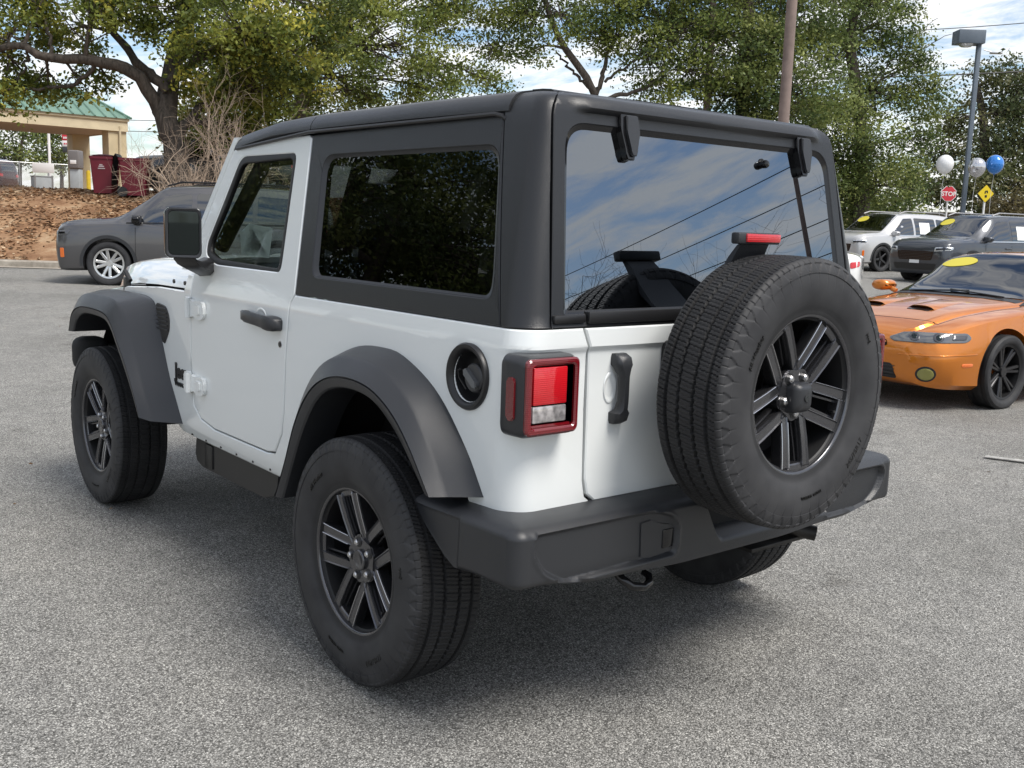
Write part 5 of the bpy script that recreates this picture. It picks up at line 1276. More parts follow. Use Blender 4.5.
def sign_post(name, px, py, d, label):
    g = on_ground(px-2, d, verge_h); s_ = tag(empty(name, g, math.atan2(-FH.y, -FH.x)), label, 'sign'); zc = PX(px, py, d).z-g.z
    bm = bmesh.new(); cyl(bm, (-.03, 0, zc/2+.1), (0, 0, 1), .045, zc+.2, 10); obj('post', bm, M['white_sign'], s_); return s_, zc
s_, zc = sign_post('stop_sign', 945, 194, 46, 'red octagonal stop sign on a white post below the white balloon')
oc = lambda r: [(r*math.cos(PI/8+k*PI/4), r*math.sin(PI/8+k*PI/4)) for k in range(8)]
bm = bmesh.new(); prism(bm, oc(.36), lambda a, b, t: Vector((t, a, zc+b)), .03, .045); pl = obj('border', bm, M['white_sign'], s_, smooth=0)
bm = bmesh.new(); prism(bm, oc(.335), lambda a, b, t: Vector((t, a, zc+b)), .046, .05); pf = obj('face', bm, M['red_sign'], s_, smooth=0)
letters('lettering', 'STOP', .27, M['white_sign'], pf, lambda x, h, e: (.054+e, x, zc-.095+h), .002, .006)
s_, zc = sign_post('warning_sign', 981, 194, 44, 'yellow diamond warning sign under the silver balloon')
bm = bmesh.new(); prism(bm, rpoly([(0, .37), (.34, 0), (0, -.37), (-.34, 0)], .04), lambda a, b, t: Vector((t, a, zc+b)), .03, .045); yf = obj('face', bm, pmat('sign_yellow', (.75, .55, .01), .45), s_, smooth=0)
bm = bmesh.new()
for a, b, w, h in ((-.03, .08, .10, .05), (-.06, .0, .05, .10), (.03, .02, .05, .08), (-.04, -.16, .09, .10)): box(bm, .046, .05, a, a+w, zc+b, zc+b+h)
obj('symbol', bm, M['letter_black'], yf)
def balloon(px, py, d, col, label, metal=.0):
    p = PX(px, py, d); bm = bmesh.new(); lathe(bm, [(.27*math.sin(a)*(1 if a < PI/2 else 1-.10*((a-PI/2)/(PI/2))**2), .29*math.cos(a)*(1 if a < PI/2 else 1.12)) for a in np.linspace(.001, PI-.06, 20)]+[(.02, -.335), (.03, -.35), (0, -.35)], n=32, axis='z')
    bl_ = empty('balloon', p); tag(bl_, label, 'balloon', 'balloons floating above the parked cars'); obj('skin', bm, pmat('balloon_skin', col, .12 if metal else .3, metal=metal, coat=.6), bl_, smooth=80)
    g = -1.7; bm = bmesh.new(); tube(bm, [(0, 0, -.34), (.03, .02, -.9), (.0, .05, g)], .004, 4); obj('string', bm, M['white_sign'], bl_)
balloon(945, 164, 33, (.72, .72, .72), 'white balloon above the stop sign'); balloon(977, 167, 33, (.55, .55, .57), 'silver balloon right of the lamp post', .7); balloon(995, 164, 33.3, (.03, .20, .60), 'shiny blue balloon beside the silver one', .3)
M['cable'] = pmat('cable', (.02, .02, .02), .6)
def wire(name, a, b, sag, r, label):
    bm = bmesh.new(); tube(bm, [a.lerp(b, k/16)-Vector((0, 0, sag*4*(k/16)*(1-k/16))) for k in range(17)], r, 5, cap=False); tag(obj(name, bm, M['cable'], smooth=60), label, 'cable')
wire('power_line', PX(780, 34, 50), PX(1180, 6, 48), .3, .02, 'thin overhead line highest at the upper right')
wire('power_line', PX(700, 78, 50), PX(1180, 60, 50), .3, .035, 'thick overhead cable passing just below the lamp head')
wire('power_line', PX(-60, 108, 60), PX(300, 118, 62), .4, .018, 'fine overhead line crossing the sky above the bins')
wire('power_line', PX(-60, 118, 60), PX(300, 130, 62), .4, .018, 'lower fine overhead line crossing the sky above the bins')
q = PX(1000, 52, 60); bm = bmesh.new(); tube(bm, [PX(984, 50, 60), PX(992, 52, 60)], .03, 6); box(bm, -.35, .35, -.12, .12, -.06, .06, .04, mtx=Matrix.Translation(PX(996, 53, 60)) @ Matrix.Rotation(YAW-PI/2, 4, 'Z')); tag(obj('street_lamp', bm, M['galv']), 'distant cobra-head street lamp right of the boxy lamp head', 'street lamp')

# what the tailgate glass and the flank mirror: lamp, pole, lines and leafless trees across the lot
lamp_post(Vector((-22, -14.5, 0)), 8.0, 'lamp post mirrored in the rear window glass', 2.5)
bm = bmesh.new(); tube(bm, [(0, 0, 0), (.2, .15, 11)], [.085, .06], 12); o = obj('utility_pole', bm, M['brown_pole']); o.location = (-15.5, -22.5, 0); tag(o, 'leaning pole mirrored at the right of the rear window', 'pole')
for k in range(4):
    wire('power_line', Vector((58*math.cos(-2.55), 58*math.sin(-2.55), 9.8-1.0*k)), Vector((24*math.cos(-1.85), 24*math.sin(-1.85), 9.2-1.05*k)), .5, .018, ('topmost', 'second', 'third', 'lowest')[k]+' overhead line mirrored in the rear window glass')
for k in range(9):
    a = math.radians(212+k*4.6); R_ = 35+4*math.sin(k*2.1)
    bare_shrub('bare_tree', ('tall', 'low', 'broad', 'thin', 'round', 'dense', 'sparse', 'forked', 'leaning')[k]+' leafless tree mirrored low in the rear window', (R_*math.cos(a), R_*math.sin(a), 0), 6.4+1.6*math.sin(k*3.3), 9, 100+k, .9, M['bark'], 1.7)
# leafy trees standing off to the left, mirrored in the side glass
import itertools
side_src = {}
for k, (x, y, h, lab) in enumerate(((25, 15, 1.4, 'leafy tree mirrored in the rear side window'), (27, 21, 1.5, 'tall leafy tree mirrored in the door glass'), (21, 22, 1.3, 'shorter leafy tree mirrored above the belt line'), (12, 27, 1.15, 'leafy tree mirrored toward the tail of the flank'), (34, 14, 1.5, 'far leafy tree mirrored near the windscreen pillar'))):
    if not side_src:
        g = Vector((x, y, 0))
        r = make_tree('shade_tree', lab, 'tree', g, [g, g+Vector((.1, .1, 2.5)), g+Vector((0, .2, 5)), g+Vector((.2, 0, 7.5))], .28,
            [(g+Vector(v), R_, dn) for v, R_, dn in (((0, 0, 6.5), 2.4, .7), ((2, 1, 5.2), 2.0, .7), ((-2, 1.4, 5.0), 2.0, .7), ((1, -2, 4.6), 1.9, .7), ((-1.4, -2, 5.6), 2.0, .7), ((2.4, -1, 3.4), 1.4, .7), ((-2.6, 0, 3.2), 1.4, .6), ((0, 2.6, 3.6), 1.5, .7), ((0, 0, 8.4), 1.6, .7))], leaf=.055, cols=[(c[0]*.6, c[1]*.6, c[2]*.6) for c in DEEP], seed=99, sig=.36, per=170)
        side_src['r'] = r; tag(r, group='trees mirrored in the flank'); r.scale = (h, h, h)
    else:
        c = copy_tree(side_src['r']); c.location = (x, y, 0); c.scale = (h, h, h); c.rotation_euler = (0, 0, k*1.7); tag(c, lab)
# ------------------------------------------------------------------ parked vehicles
def paint(name, col, metal=.0, rough=.35):
    k = pmat(name, col, rough, metal=metal, coat=1.0, coat_rough=.02); return k
def make_tyre_small(name, R, hw, rb, parent):
    bm = bmesh.new()
    prof = [(rb, -hw*.75), (rb+.02, -hw*.92), ((R+rb)/2, -hw), (R-.02, -hw*.95), (R-.004, -hw*.80)]
    n = 9
    for k in range(n): 
        w = -hw*.78+2*hw*.78*k/(n-1); prof.append((R-(.007 if k in (2, 6) else 0), w-.004)); prof.append((R-(.007 if k in (2, 6) else 0), w+.004))
    prof += [(R-.004, hw*.80), (R-.02, hw*.95), ((R+rb)/2, hw), (rb+.02, hw*.92), (rb, hw*.75)]
    lathe(bm, prof, n=72); return obj(name, bm, M['tyre'], parent, smooth=35)
def car_wheel(parent, R, hw, rb, style, rim_mat, loc, flip=False, rot=0.0):
    w = empty('wheel', loc, parent=parent); w.rotation_euler = (0, rot, PI if flip else 0)
    make_tyre_small('tyre', R, hw, rb, w)
    bm = bmesh.new(); lathe(bm, [(rb-.012, -hw*.7), (rb-.02, hw*.3), (rb-.014, hw*.74), (rb+.002, hw*.80), (rb+.008, hw*.78), (rb+.004, hw*.6), (rb, -hw*.7)], n=64)
    lathe(bm, [(rb-.02, -.02), (.03, -.03)], n=40)
    ns, two, wd = style
    if rim_mat is M.get('bi_rim'):
        ring = bmesh.new(); lathe(ring, [(rb-.030, hw*.70), (rb-.026, hw*.79), (rb+.004, hw*.83), (rb+.006, hw*.78)], n=64); obj('rim_ring', ring, rim_mat, w, smooth=40)
    sp_ = bmesh.new()
    for k in range(ns):
        a = 2*PI*k/ns+PI/2; er = Vector((math.cos(a), 0, math.sin(a))); et = Vector((-math.sin(a), 0, math.cos(a)))
        for sg in ((-1, 1) if two else (0,)):
            rows = []
            for q in (.12, .45, .8, 1.0):
                r = rb*q*.985; c = er*r+et*sg*(two*rb*q); h = wd*rb*(1 if two else (1.25-.45*q)); yy = hw*(.45+.25*q)
                rows.append([c+et*(h*u)+Vector((0, yy-v, 0)) for u, v in ((-1, .03), (-1, .008), (-.6, 0), (.6, 0), (1, .008), (1, .03))])
            loft(sp_, rows, closed_u=True, cap=True)
    cyl(sp_, (0, hw*.46, 0), (0, 1, 0), rb*.20, .045, 24, bev=.005)
    obj('rim', bm, M['rim_in'], w, smooth=40); obj('spokes', sp_, rim_mat, w, smooth=30)
    return w
def crv(tab, xs, x):
    """smooth monotone-ish interpolation of a station table"""
    i = int(np.searchsorted(xs, x))-1; i = max(0, min(len(xs)-2, i)); t = (x-xs[i])/(xs[i+1]-xs[i])
    def m_(j):
        if j <= 0 or j >= len(xs)-1: return 0 if len(xs) < 3 else ((tab[1]-tab[0])/(xs[1]-xs[0]) if j <= 0 else (tab[-1]-tab[-2])/(xs[-1]-xs[-2]))
        a = (tab[j]-tab[j-1])/(xs[j]-xs[j-1]); b = (tab[j+1]-tab[j])/(xs[j+1]-xs[j]); return 0 if a*b <= 0 else 2*a*b/(a+b)
    h = xs[i+1]-xs[i]; return (2*t**3-3*t*t+1)*tab[i]+(t**3-2*t*t+t)*h*m_(i)+(-2*t**3+3*t*t)*tab[i+1]+(t**3-t*t)*h*m_(i+1)
def car_body(T, wheels, Rw, parent, mat, nx=90):
    """T rows: x, zb, w_sill, w_mid, w_belt, z_belt, w_top, z_edge, z_top ; x ascending"""
    T = np.array(sorted(T)); xs = T[:, 0]; bm = bmesh.new(); rows = []
    for x in np.concatenate([np.linspace(xs[0], xs[0]+.15, 8)[:-1], np.linspace(xs[0]+.15, xs[-1]-.15, nx), np.linspace(xs[-1]-.15, xs[-1], 8)[1:]]):
        zb, ws, wm, wb, zbelt, wt, ze_, zt = [crv(T[:, k], xs, x) for k in range(1, 9)]
        half = [(0, zb), (ws*.6, zb), (ws*.93, zb+.005), (ws, zb+.05), (ws+(wm-ws)*.7, zb+.16), (wm, zb+(zbelt-zb)*.50), (wm-.002, zb+(zbelt-zb)*.72), (wb+.004, zbelt-.035), (wb-.006, zbelt-.004), (wb-.03, zbelt+.012)]
        h = ze_-zbelt
        for q in (.25, .5, .75): half.append((wb-.03+(wt-wb+.03)*(q+.10*q*(q-1)*-1*0)+.035*math.sin(PI*q)*min(1, h/.3), zbelt+.012+(h-.012)*q))
        half += [(wt, ze_-.01), (wt-.025, ze_+.012*(zt>ze_)), (wt*.82, ze_+(zt-ze_)*.55), (wt*.5, ze_+(zt-ze_)*.88), (0, zt)]
        rows.append([Vector((x, y, z)) for y, z in half]+[Vector((x, -y, z)) for y, z in half[-2:0:-1]])
    loft(bm, rows, closed_u=True, cap=True); bmesh.ops.recalc_face_normals(bm, faces=bm.faces)
    me = bpy.data.meshes.new('tmp'); bm.to_mesh(me); bm.free(); o = bpy.data.objects.new('tmp', me); scene.collection.objects.link(o)
    full = bmesh.new(); full.from_mesh(me); tree = BVHTree.FromBMesh(full); full.free()
    cm = bmesh.new()
    for wx in wheels:
        for s in (1, -1): cyl(cm, (wx, s*.95, Rw+.0), (0, 1, 0), Rw+.055, .72, 48)
    bmesh.ops.recalc_face_normals(cm, faces=cm.faces)
    cme = bpy.data.meshes.new('cut'); cm.to_mesh(cme); cm.free(); co = bpy.data.objects.new('cut', cme); scene.collection.objects.link(co)
    mo = o.modifiers.new('b', 'BOOLEAN'); mo.operation = 'DIFFERENCE'; mo.object = co; mo.solver = 'EXACT'
    dg = bpy.context.evaluated_depsgraph_get(); me2 = bpy.data.meshes.new_from_object(o.evaluated_get(dg))
    bpy.data.objects.remove(o); bpy.data.objects.remove(co); bpy.data.meshes.remove(cme)
    me2.polygons.foreach_set('use_smooth', [True]*len(me2.polygons)); me2.set_sharp_from_angle(angle=math.radians(35))
    b = mesh_obj('body', me2, [mat], parent)
    # dark liners inside the arches
    for wx in wheels:
        for s in (1, -1):
            q = bmesh.new(); pa = [(wx+(Rw+.056)*math.cos(a), Rw+(Rw+.056)*math.sin(a)) for a in np.linspace(-.25, PI+.25, 30)]
            loft(q, [[(x, s*.585, z) for x, z in pa], [(x, s*(crv(T[:, 3], xs, wx)-.035), z) for x, z in pa]]); vs = [q.verts.new((x, s*.586, z)) for x, z in pa]; q.faces.new(vs)
            obj('wheel_arch', q, M['liner'], parent)
    return b, tree
def surf_map(tree, A, Z, D, off, org=Vector((0, 0, 0))):
    A, Z, D = Vector(A).normalized(), Vector(Z).normalized(), Vector(D).normalized(); last = [None]
    def f(a, b, w):
        o = org+A*a+Z*b+D*8; loc, n, i, ds = tree.ray_cast(o, -D)
        if loc is None:
            loc, n, i, ds = tree.find_nearest(org+A*a+Z*b+D*1.0)
        if n.dot(D) < 0: n = -n
        return loc+n*(off-w)
    return f
def decal(name, tree, poly, dirs, mat, parent, off=.004, t=.006, b=0.0, r=0.0, cuts=.12, holes=(), smooth=60):
    A, Z, D = dirs; p = rpoly(poly, r) if r else poly
    xs = [q[0] for q in p]; ys = [q[1] for q in p]
    bm = panel(p, holes, surf_map(tree, A, Z, D, off), cu=list(np.arange(min(xs)+cuts*.5, max(xs), cuts)), cv=list(np.arange(min(ys)+cuts*.5, max(ys), cuts)), t=t, b=b)
    return obj(name, bm, mat, parent, smooth=smooth)
SIDE_L = ((1, 0, 0), (0, 0, 1), (0, 1, 0)); SIDE_R = ((1, 0, 0), (0, 0, 1), (0, -1, 0)); TOP = ((1, 0, 0), (0, 1, 0), (0, 0, 1)); FRONT = ((0, 1, 0), (0, 0, 1), (1, 0, 0)); BACK = ((0, 1, 0), (0, 0, 1), (-1, 0, 0))
def head_of(t, s): return math.atan2((RH*t+FH*s).y, (RH*t+FH*s).x)

SUVT = [(-3.72, .50, .55, .62, .62, .95, .50, 1.10, 1.12), (-3.66, .40, .72, .80, .80, 1.00, .62, 1.35, 1.38), (-3.52, .34, .84, .90, .88, 1.04, .66, 1.58, 1.62), (-3.2, .30, .90, .95, .93, 1.05, .70, 1.68, 1.73), (-2.4, .27, .92, .965, .945, 1.05, .72, 1.71, 1.77), (-1.5, .26, .93, .965, .945, 1.04, .72, 1.70, 1.77), (-.95, .26, .93, .965, .945, 1.03, .70, 1.66, 1.73),
        (-.55, .26, .93, .965, .94, 1.06, .70, 1.42, 1.48), (-.12, .26, .93, .965, .94, 1.06, .76, 1.16, 1.20), (.05, .26, .93, .96, .93, 1.05, .80, 1.12, 1.16), (.40, .24, .92, .95, .91, 1.03, .79, 1.09, 1.14), (.70, .23, .89, .92, .87, 1.00, .76, 1.06, 1.10), (.84, .24, .84, .87, .82, .94, .70, 1.01, 1.05), (.91, .34, .72, .80, .75, .86, .62, .93, .96), (.93, .42, .60, .68, .66, .78, .54, .84, .86)]
def suv(loc, yaw, label, col, rim, style, group=None, metal=.0, kind='a', T=SUVT, sx=1.0, cat='car', glass_sticker=False, sheet=False, name='parked_suv', cladding=None):
    c = tag(empty(name, loc, yaw), label, cat, group); wl_ = (0, -2.87*sx)
    T = [(x*sx,)+tuple(r) for x, *r in T]; pm = paint(name+'_paint', col, metal)
    body, tr = car_body(T, wl_, .375, c, pm)
    for wx in wl_:
        for s in (1, -1): car_wheel(c, .375, .115, .255, style, rim, (wx, s*.845, .375), s < 0, rot=.4+wx)
    G = M['car_glass']
    decal('windscreen', tr, [(-.16*sx, -.70), (-.90*sx, -.60), (-.90*sx, .60), (-.16*sx, .70), (-.10*sx, .35), (-.09*sx, 0), (-.10*sx, -.35)], TOP, G, c, r=.05)
    for S in (SIDE_L, SIDE_R):
        w = decal('front_side_window', tr, [(-.42*sx, 1.10), (-1.40*sx, 1.10), (-1.38*sx, 1.60), (-1.02*sx, 1.58)], S, G, c, r=.05)
        decal('rear_side_window', tr, [(-1.49*sx, 1.10), (-2.42*sx, 1.11), (-2.42*sx, 1.60), (-1.47*sx, 1.61)], S, G, c, r=.05)
        decal('quarter_window', tr, [(-2.50*sx, 1.12), (-3.22*sx, 1.18), (-3.10*sx, 1.56), (-2.50*sx, 1.60)], S, G, c, r=.06)
        decal('window_trim', tr, [(-.30*sx, 1.085), (-.30*sx, 1.062), (-3.3*sx, 1.10), (-3.3*sx, 1.13)], S, M['gloss_black'] if kind != 'w' else M['chrome'], c, off=.006)
        decal('sill_cladding', tr, [(-.45*sx, .27), (-.45*sx, .40), (-2.42*sx, .40), (-2.42*sx, .27)], S, cladding or M['plastic'], c, off=.010)
        for x0, z1 in ((-1.44, .45), (-.46, .45), (-2.40, .70)):
            decal('door_gap', tr, [(x0*sx, z1), (x0*sx+.008, z1), (x0*sx+.008, 1.06), (x0*sx, 1.06)], S, M['liner'], c, off=.0025, t=.004)
        for x0 in (-1.30, -2.28): decal('door_handle', tr, rrect(x0*sx-.10, x0*sx+.10, .90, .935, .015), S, pm if kind == 'w' else M['black'], c, off=.028, t=.03, b=.004)
        y = .80 if S is SIDE_L else -.80; k = 1 if S is SIDE_L else -1
        bm = bmesh.new(); rows = []
        for yy, g in ((.87, .03), (.90, .0), (1.02, .0), (1.08, .02), (1.10, .05)): rows.append([(-.52*sx+u*(1 if u > 0 else .6), k*yy, 1.13+v) for u, v in rrect(-.06+g*.5, .11-g, -.065+g, .075-g, .03, 4)])
        loft(bm, rows, closed_u=True, cap=True); tube(bm, [(-.50*sx, k*.80, 1.06), (-.50*sx, k*.92, 1.09)], .03, 8); obj('door_mirror', bm, M['gloss_black'] if kind != 'w' else pm, c, smooth=50)
        # arch lips
        for wx in wl_:
            ri = .375+.052; outer = [(wx+(ri+.055)*math.cos(a), .375+(ri+.055)*math.sin(a)) for a in np.linspace(-.10, PI+.10, 26)]; inner = [(wx+ri*math.cos(a), .375+ri*math.sin(a)) for a in np.linspace(PI+.10, -.10, 26)]
            decal('arch_trim', tr, outer+inner, S, cladding or M['plastic'], c, off=.012, t=.03, cuts=9)
        decal('headlight', tr, [(.34*sx, .86), (.84*sx, .76), (.88*sx, .84), (.50*sx, .93)], ((.8, -k*.55, 0), (0, 0, 1), (.55, k*.8, 0)), M['clear'], c, off=.005, r=.02) if False else None
    LM = M['lamp_dark'] if kind == 'a' else M['clear']
    for k in (1, -1):
        D = Vector((.80, k*.60, 0)); A = Vector((-.60, k*.80, 0))
        org = Vector((.70*sx, k*.62, 0))
        f_dirs = (A, (0, 0, 1), D)
        p = rpoly([(-.18, .80), (.24, .84), (.26, .92), (-.16, .90)], .02)
        bm = panel(p, [], surf_map(tr, A, (0, 0, 1), D, .006, org), cu=[-.1, 0, .1, .2], cv=[.8], t=.01, b=.002); hl = obj('headlight', bm, LM, c, smooth=50)
        p = rpoly([(-.14, .83), (.20, .86), (.20, .895), (-.13, .88)], .01); bm = panel(p, [], surf_map(tr, A, (0, 0, 1), D, .009, org), cu=[-.1, 0, .1], t=.003, b=0); obj('lens_inner', bm, M['gloss_black'], hl)
        bm = panel(rrect(.14, .20, .46, .62, .015), [], surf_map(tr, A, (0, 0, 1), D, .008, org), t=.01, b=.002); obj('side_reflector', bm, M['amber'], c)
        decal('tail_light', tr, [(k*.50, .90), (k*.78, .92), (k*.80, 1.06), (k*.50, 1.02)], BACK, M['red_lens'], c, off=.012, r=.02)
        bm = panel(rpoly([(-.02, .90), (.26, .93), (.26, 1.05), (-.02, 1.04)], .02), [], surf_map(tr, (-.75, k*-.6, 0), (0, 0, 1), (-.6, k*.8, 0), .010, Vector((-3.45*sx, k*.75, 0))), cu=[.1, .2], t=.01, b=.002); obj('tail_light_side', bm, M['red_lens'], c)
    g = decal('grille', tr, [(-.50, .58), (.50, .58), (.56, .80), (-.56, .80)], FRONT, M['gloss_black'], c, r=.04, off=.006)
    for k in range(5): decal('grille_bar', tr, [(-.50, .61+k*.038), (.50, .61+k*.038), (.50, .618+k*.038), (-.50, .618+k*.038)], FRONT, M['plastic'], g, off=.012)
    decal('lower_intake', tr, [(-.60, .34), (.60, .34), (.66, .50), (-.66, .50)], FRONT, M['black'], c, r=.04, off=.006)
    decal('front_plate', tr, rrect(-.15, .15, .50, .58, .01), FRONT, M['white_sign'], c, off=.016)
    decal('rear_window', tr, [(-.58, 1.15), (.58, 1.15), (.50, 1.52), (-.50, 1.52)], BACK, G, c, r=.05)
    for k in (1, -1):
        bm = bmesh.new(); tube(bm, [(-.95*sx, k*.66, 1.73), (-1.2*sx, k*.66, 1.80), (-2.9*sx, k*.66, 1.80), (-3.15*sx, k*.65, 1.76)], .018, 6); obj('roof_rail', bm, M['gloss_black'] if kind != 'w' else M['steel'], c)
    if glass_sticker: decal('windscreen_sticker', tr, [(-.66*sx+.11*math.cos(a), -.42+.20*math.sin(a)) for a in np.linspace(0, 2*PI, 25)[:-1]], TOP, M['sticker_yellow'], c, off=.010, t=.003)
    if sheet: decal('window_sheet', tr, rrect(-2.15*sx, -1.68*sx, 1.14, 1.48, .01), SIDE_L, M['paper'], c, off=.009, t=.003)
    return c, tr
M['lamp_dark'] = pmat('smoked_lamp', (.06, .06, .065), .06, coat=1); M['amber'] = pmat('amber_reflector', (.75, .16, .02), .2, coat=1); M['sticker_yellow'] = pmat('sticker_yellow', (.58, .50, .05), .5)
M['bi_rim'] = pmat('machined_rim', (.62, .62, .62), .25, metal=.9); M['dark_rim'] = pmat('dark_rim', (.05, .05, .053), .3, metal=.7); M['silver_rim'] = pmat('silver_rim', (.35, .35, .36), .3, metal=.8)
# grey one at the left by the bank: faces left
d = 17.8
p = on_ground(111, d); yaw = head_of(-1, -.10); side = Vector((-math.sin(yaw), math.cos(yaw), 0)); side = side if side.dot(FH) < 0 else -side
suv(p-side*.845+Vector((0, 0, .0)), yaw, 'dark grey SUV with two-tone wheels parked below the leafy bank', (.085, .083, .086), M['bi_rim'], (5, .25, .105), metal=.5)
# pale and dark ones across the lot
yaw = head_of(-.86, -.51)
def row_car(px, d, yaw, **k):
    p = on_ground(px, d); s_ = Vector((-math.sin(yaw), math.cos(yaw), 0)); s_ = s_ if s_.dot(FH) < 0 else -s_
    return suv(p-s_*.845, yaw, **k)
row_car(878, 30.5, yaw, label='silver-white SUV parked behind the orange car and nearest the spare tyre', col=(.52, .52, .52), rim=M['dark_rim'], style=(5, 0, .12), group='vehicles parked across the lot', kind='w', metal=.3, glass_sticker=True, sheet=True, sx=.98)
row_car(966, 25.6, head_of(-.88, -.47), label='dark blue-grey SUV with a yellow windscreen sticker behind the orange car roof', col=(.05, .055, .065), rim=M['dark_rim'], style=(6, 0, .10), group='vehicles parked across the lot', kind='w', metal=.5, glass_sticker=True, sheet=True, sx=1.0)

# orange coupe
GT = [(-3.86, .42, .50, .60, .60, .86, .45, .90, .92), (-3.80, .32, .68, .76, .74, .90, .58, .95, .97), (-3.60, .26, .80, .86, .83, .92, .64, .99, 1.01), (-3.2, .22, .86, .905, .88, .92, .66, 1.02, 1.05), (-2.8, .19, .89, .92, .90, .92, .62, 1.14, 1.19), (-2.35, .18, .90, .92, .905, .91, .57, 1.28, 1.34), (-1.8, .18, .90, .92, .90, .90, .58, 1.32, 1.385), (-1.38, .18, .90, .92, .90, .89, .585, 1.29, 1.36), (-1.0, .18, .90, .92, .90, .88, .63, 1.10, 1.16),
      (-.66, .18, .90, .92, .895, .865, .70, .935, .985), (-.50, .18, .90, .92, .89, .86, .70, .905, .955), (-.1, .18, .90, .915, .875, .825, .66, .875, .925), (.3, .18, .885, .90, .85, .775, .62, .83, .875), (.60, .19, .84, .865, .80, .71, .58, .765, .80), (.80, .21, .74, .80, .73, .645, .52, .70, .725), (.90, .25, .62, .68, .62, .59, .45, .635, .655), (.94, .32, .48, .56, .52, .54, .40, .58, .595)]
d = 8.95; p = on_ground(993, d)
yaw = head_of(-.82, -.57); sv = Vector((-math.sin(yaw), math.cos(yaw), 0)); sv = sv if sv.dot(FH) < 0 else -sv
Kleft = 1
gt = tag(empty('orange_coupe', p-sv*.80, yaw), 'copper orange coupe with a hood scoop and dark multi-spoke wheels', 'car')
gt.scale = (.965, .965, .965)
M['orange'] = pmat('copper_orange_paint', (.62, .19, .013), .30, metal=.6, coat=1.0, coat_rough=.02)
gb, gtr = car_body(GT, (0, -2.79), .335, gt, M['orange'])
for wx in (0, -2.79):
    for s in (1, -1): car_wheel(gt, .335, .118, .243, (7, .10, .055), M['dark_rim'], (wx, s*.82, .335), s < 0, rot=.3)
def gq(poly): return poly
decal('windscreen', gtr, [(-.66, -.72), (-1.28, -.56), (-1.33, -.3), (-1.34, 0), (-1.33, .3), (-1.28, .56), (-.66, .72), (-.58, .45), (-.545, 0), (-.58, -.45)], TOP, M['car_glass'], gt, off=.009, r=.04, cuts=.06)
decal('cowl', gtr, [(-.50, -.70), (-.64, -.735), (-.57, -.45), (-.53, 0), (-.57, .45), (-.64, .735), (-.50, .70), (-.46, .4), (-.43, 0), (-.46, -.4)], TOP, M['black'], gt, off=.0045)
decal('windscreen_sticker', gtr, [(-1.17+.075*math.cos(a), -.36+.19*math.sin(a)) for a in np.linspace(0, 2*PI, 29)[:-1]], TOP, M['sticker_yellow'], gt, off=.014, t=.003)
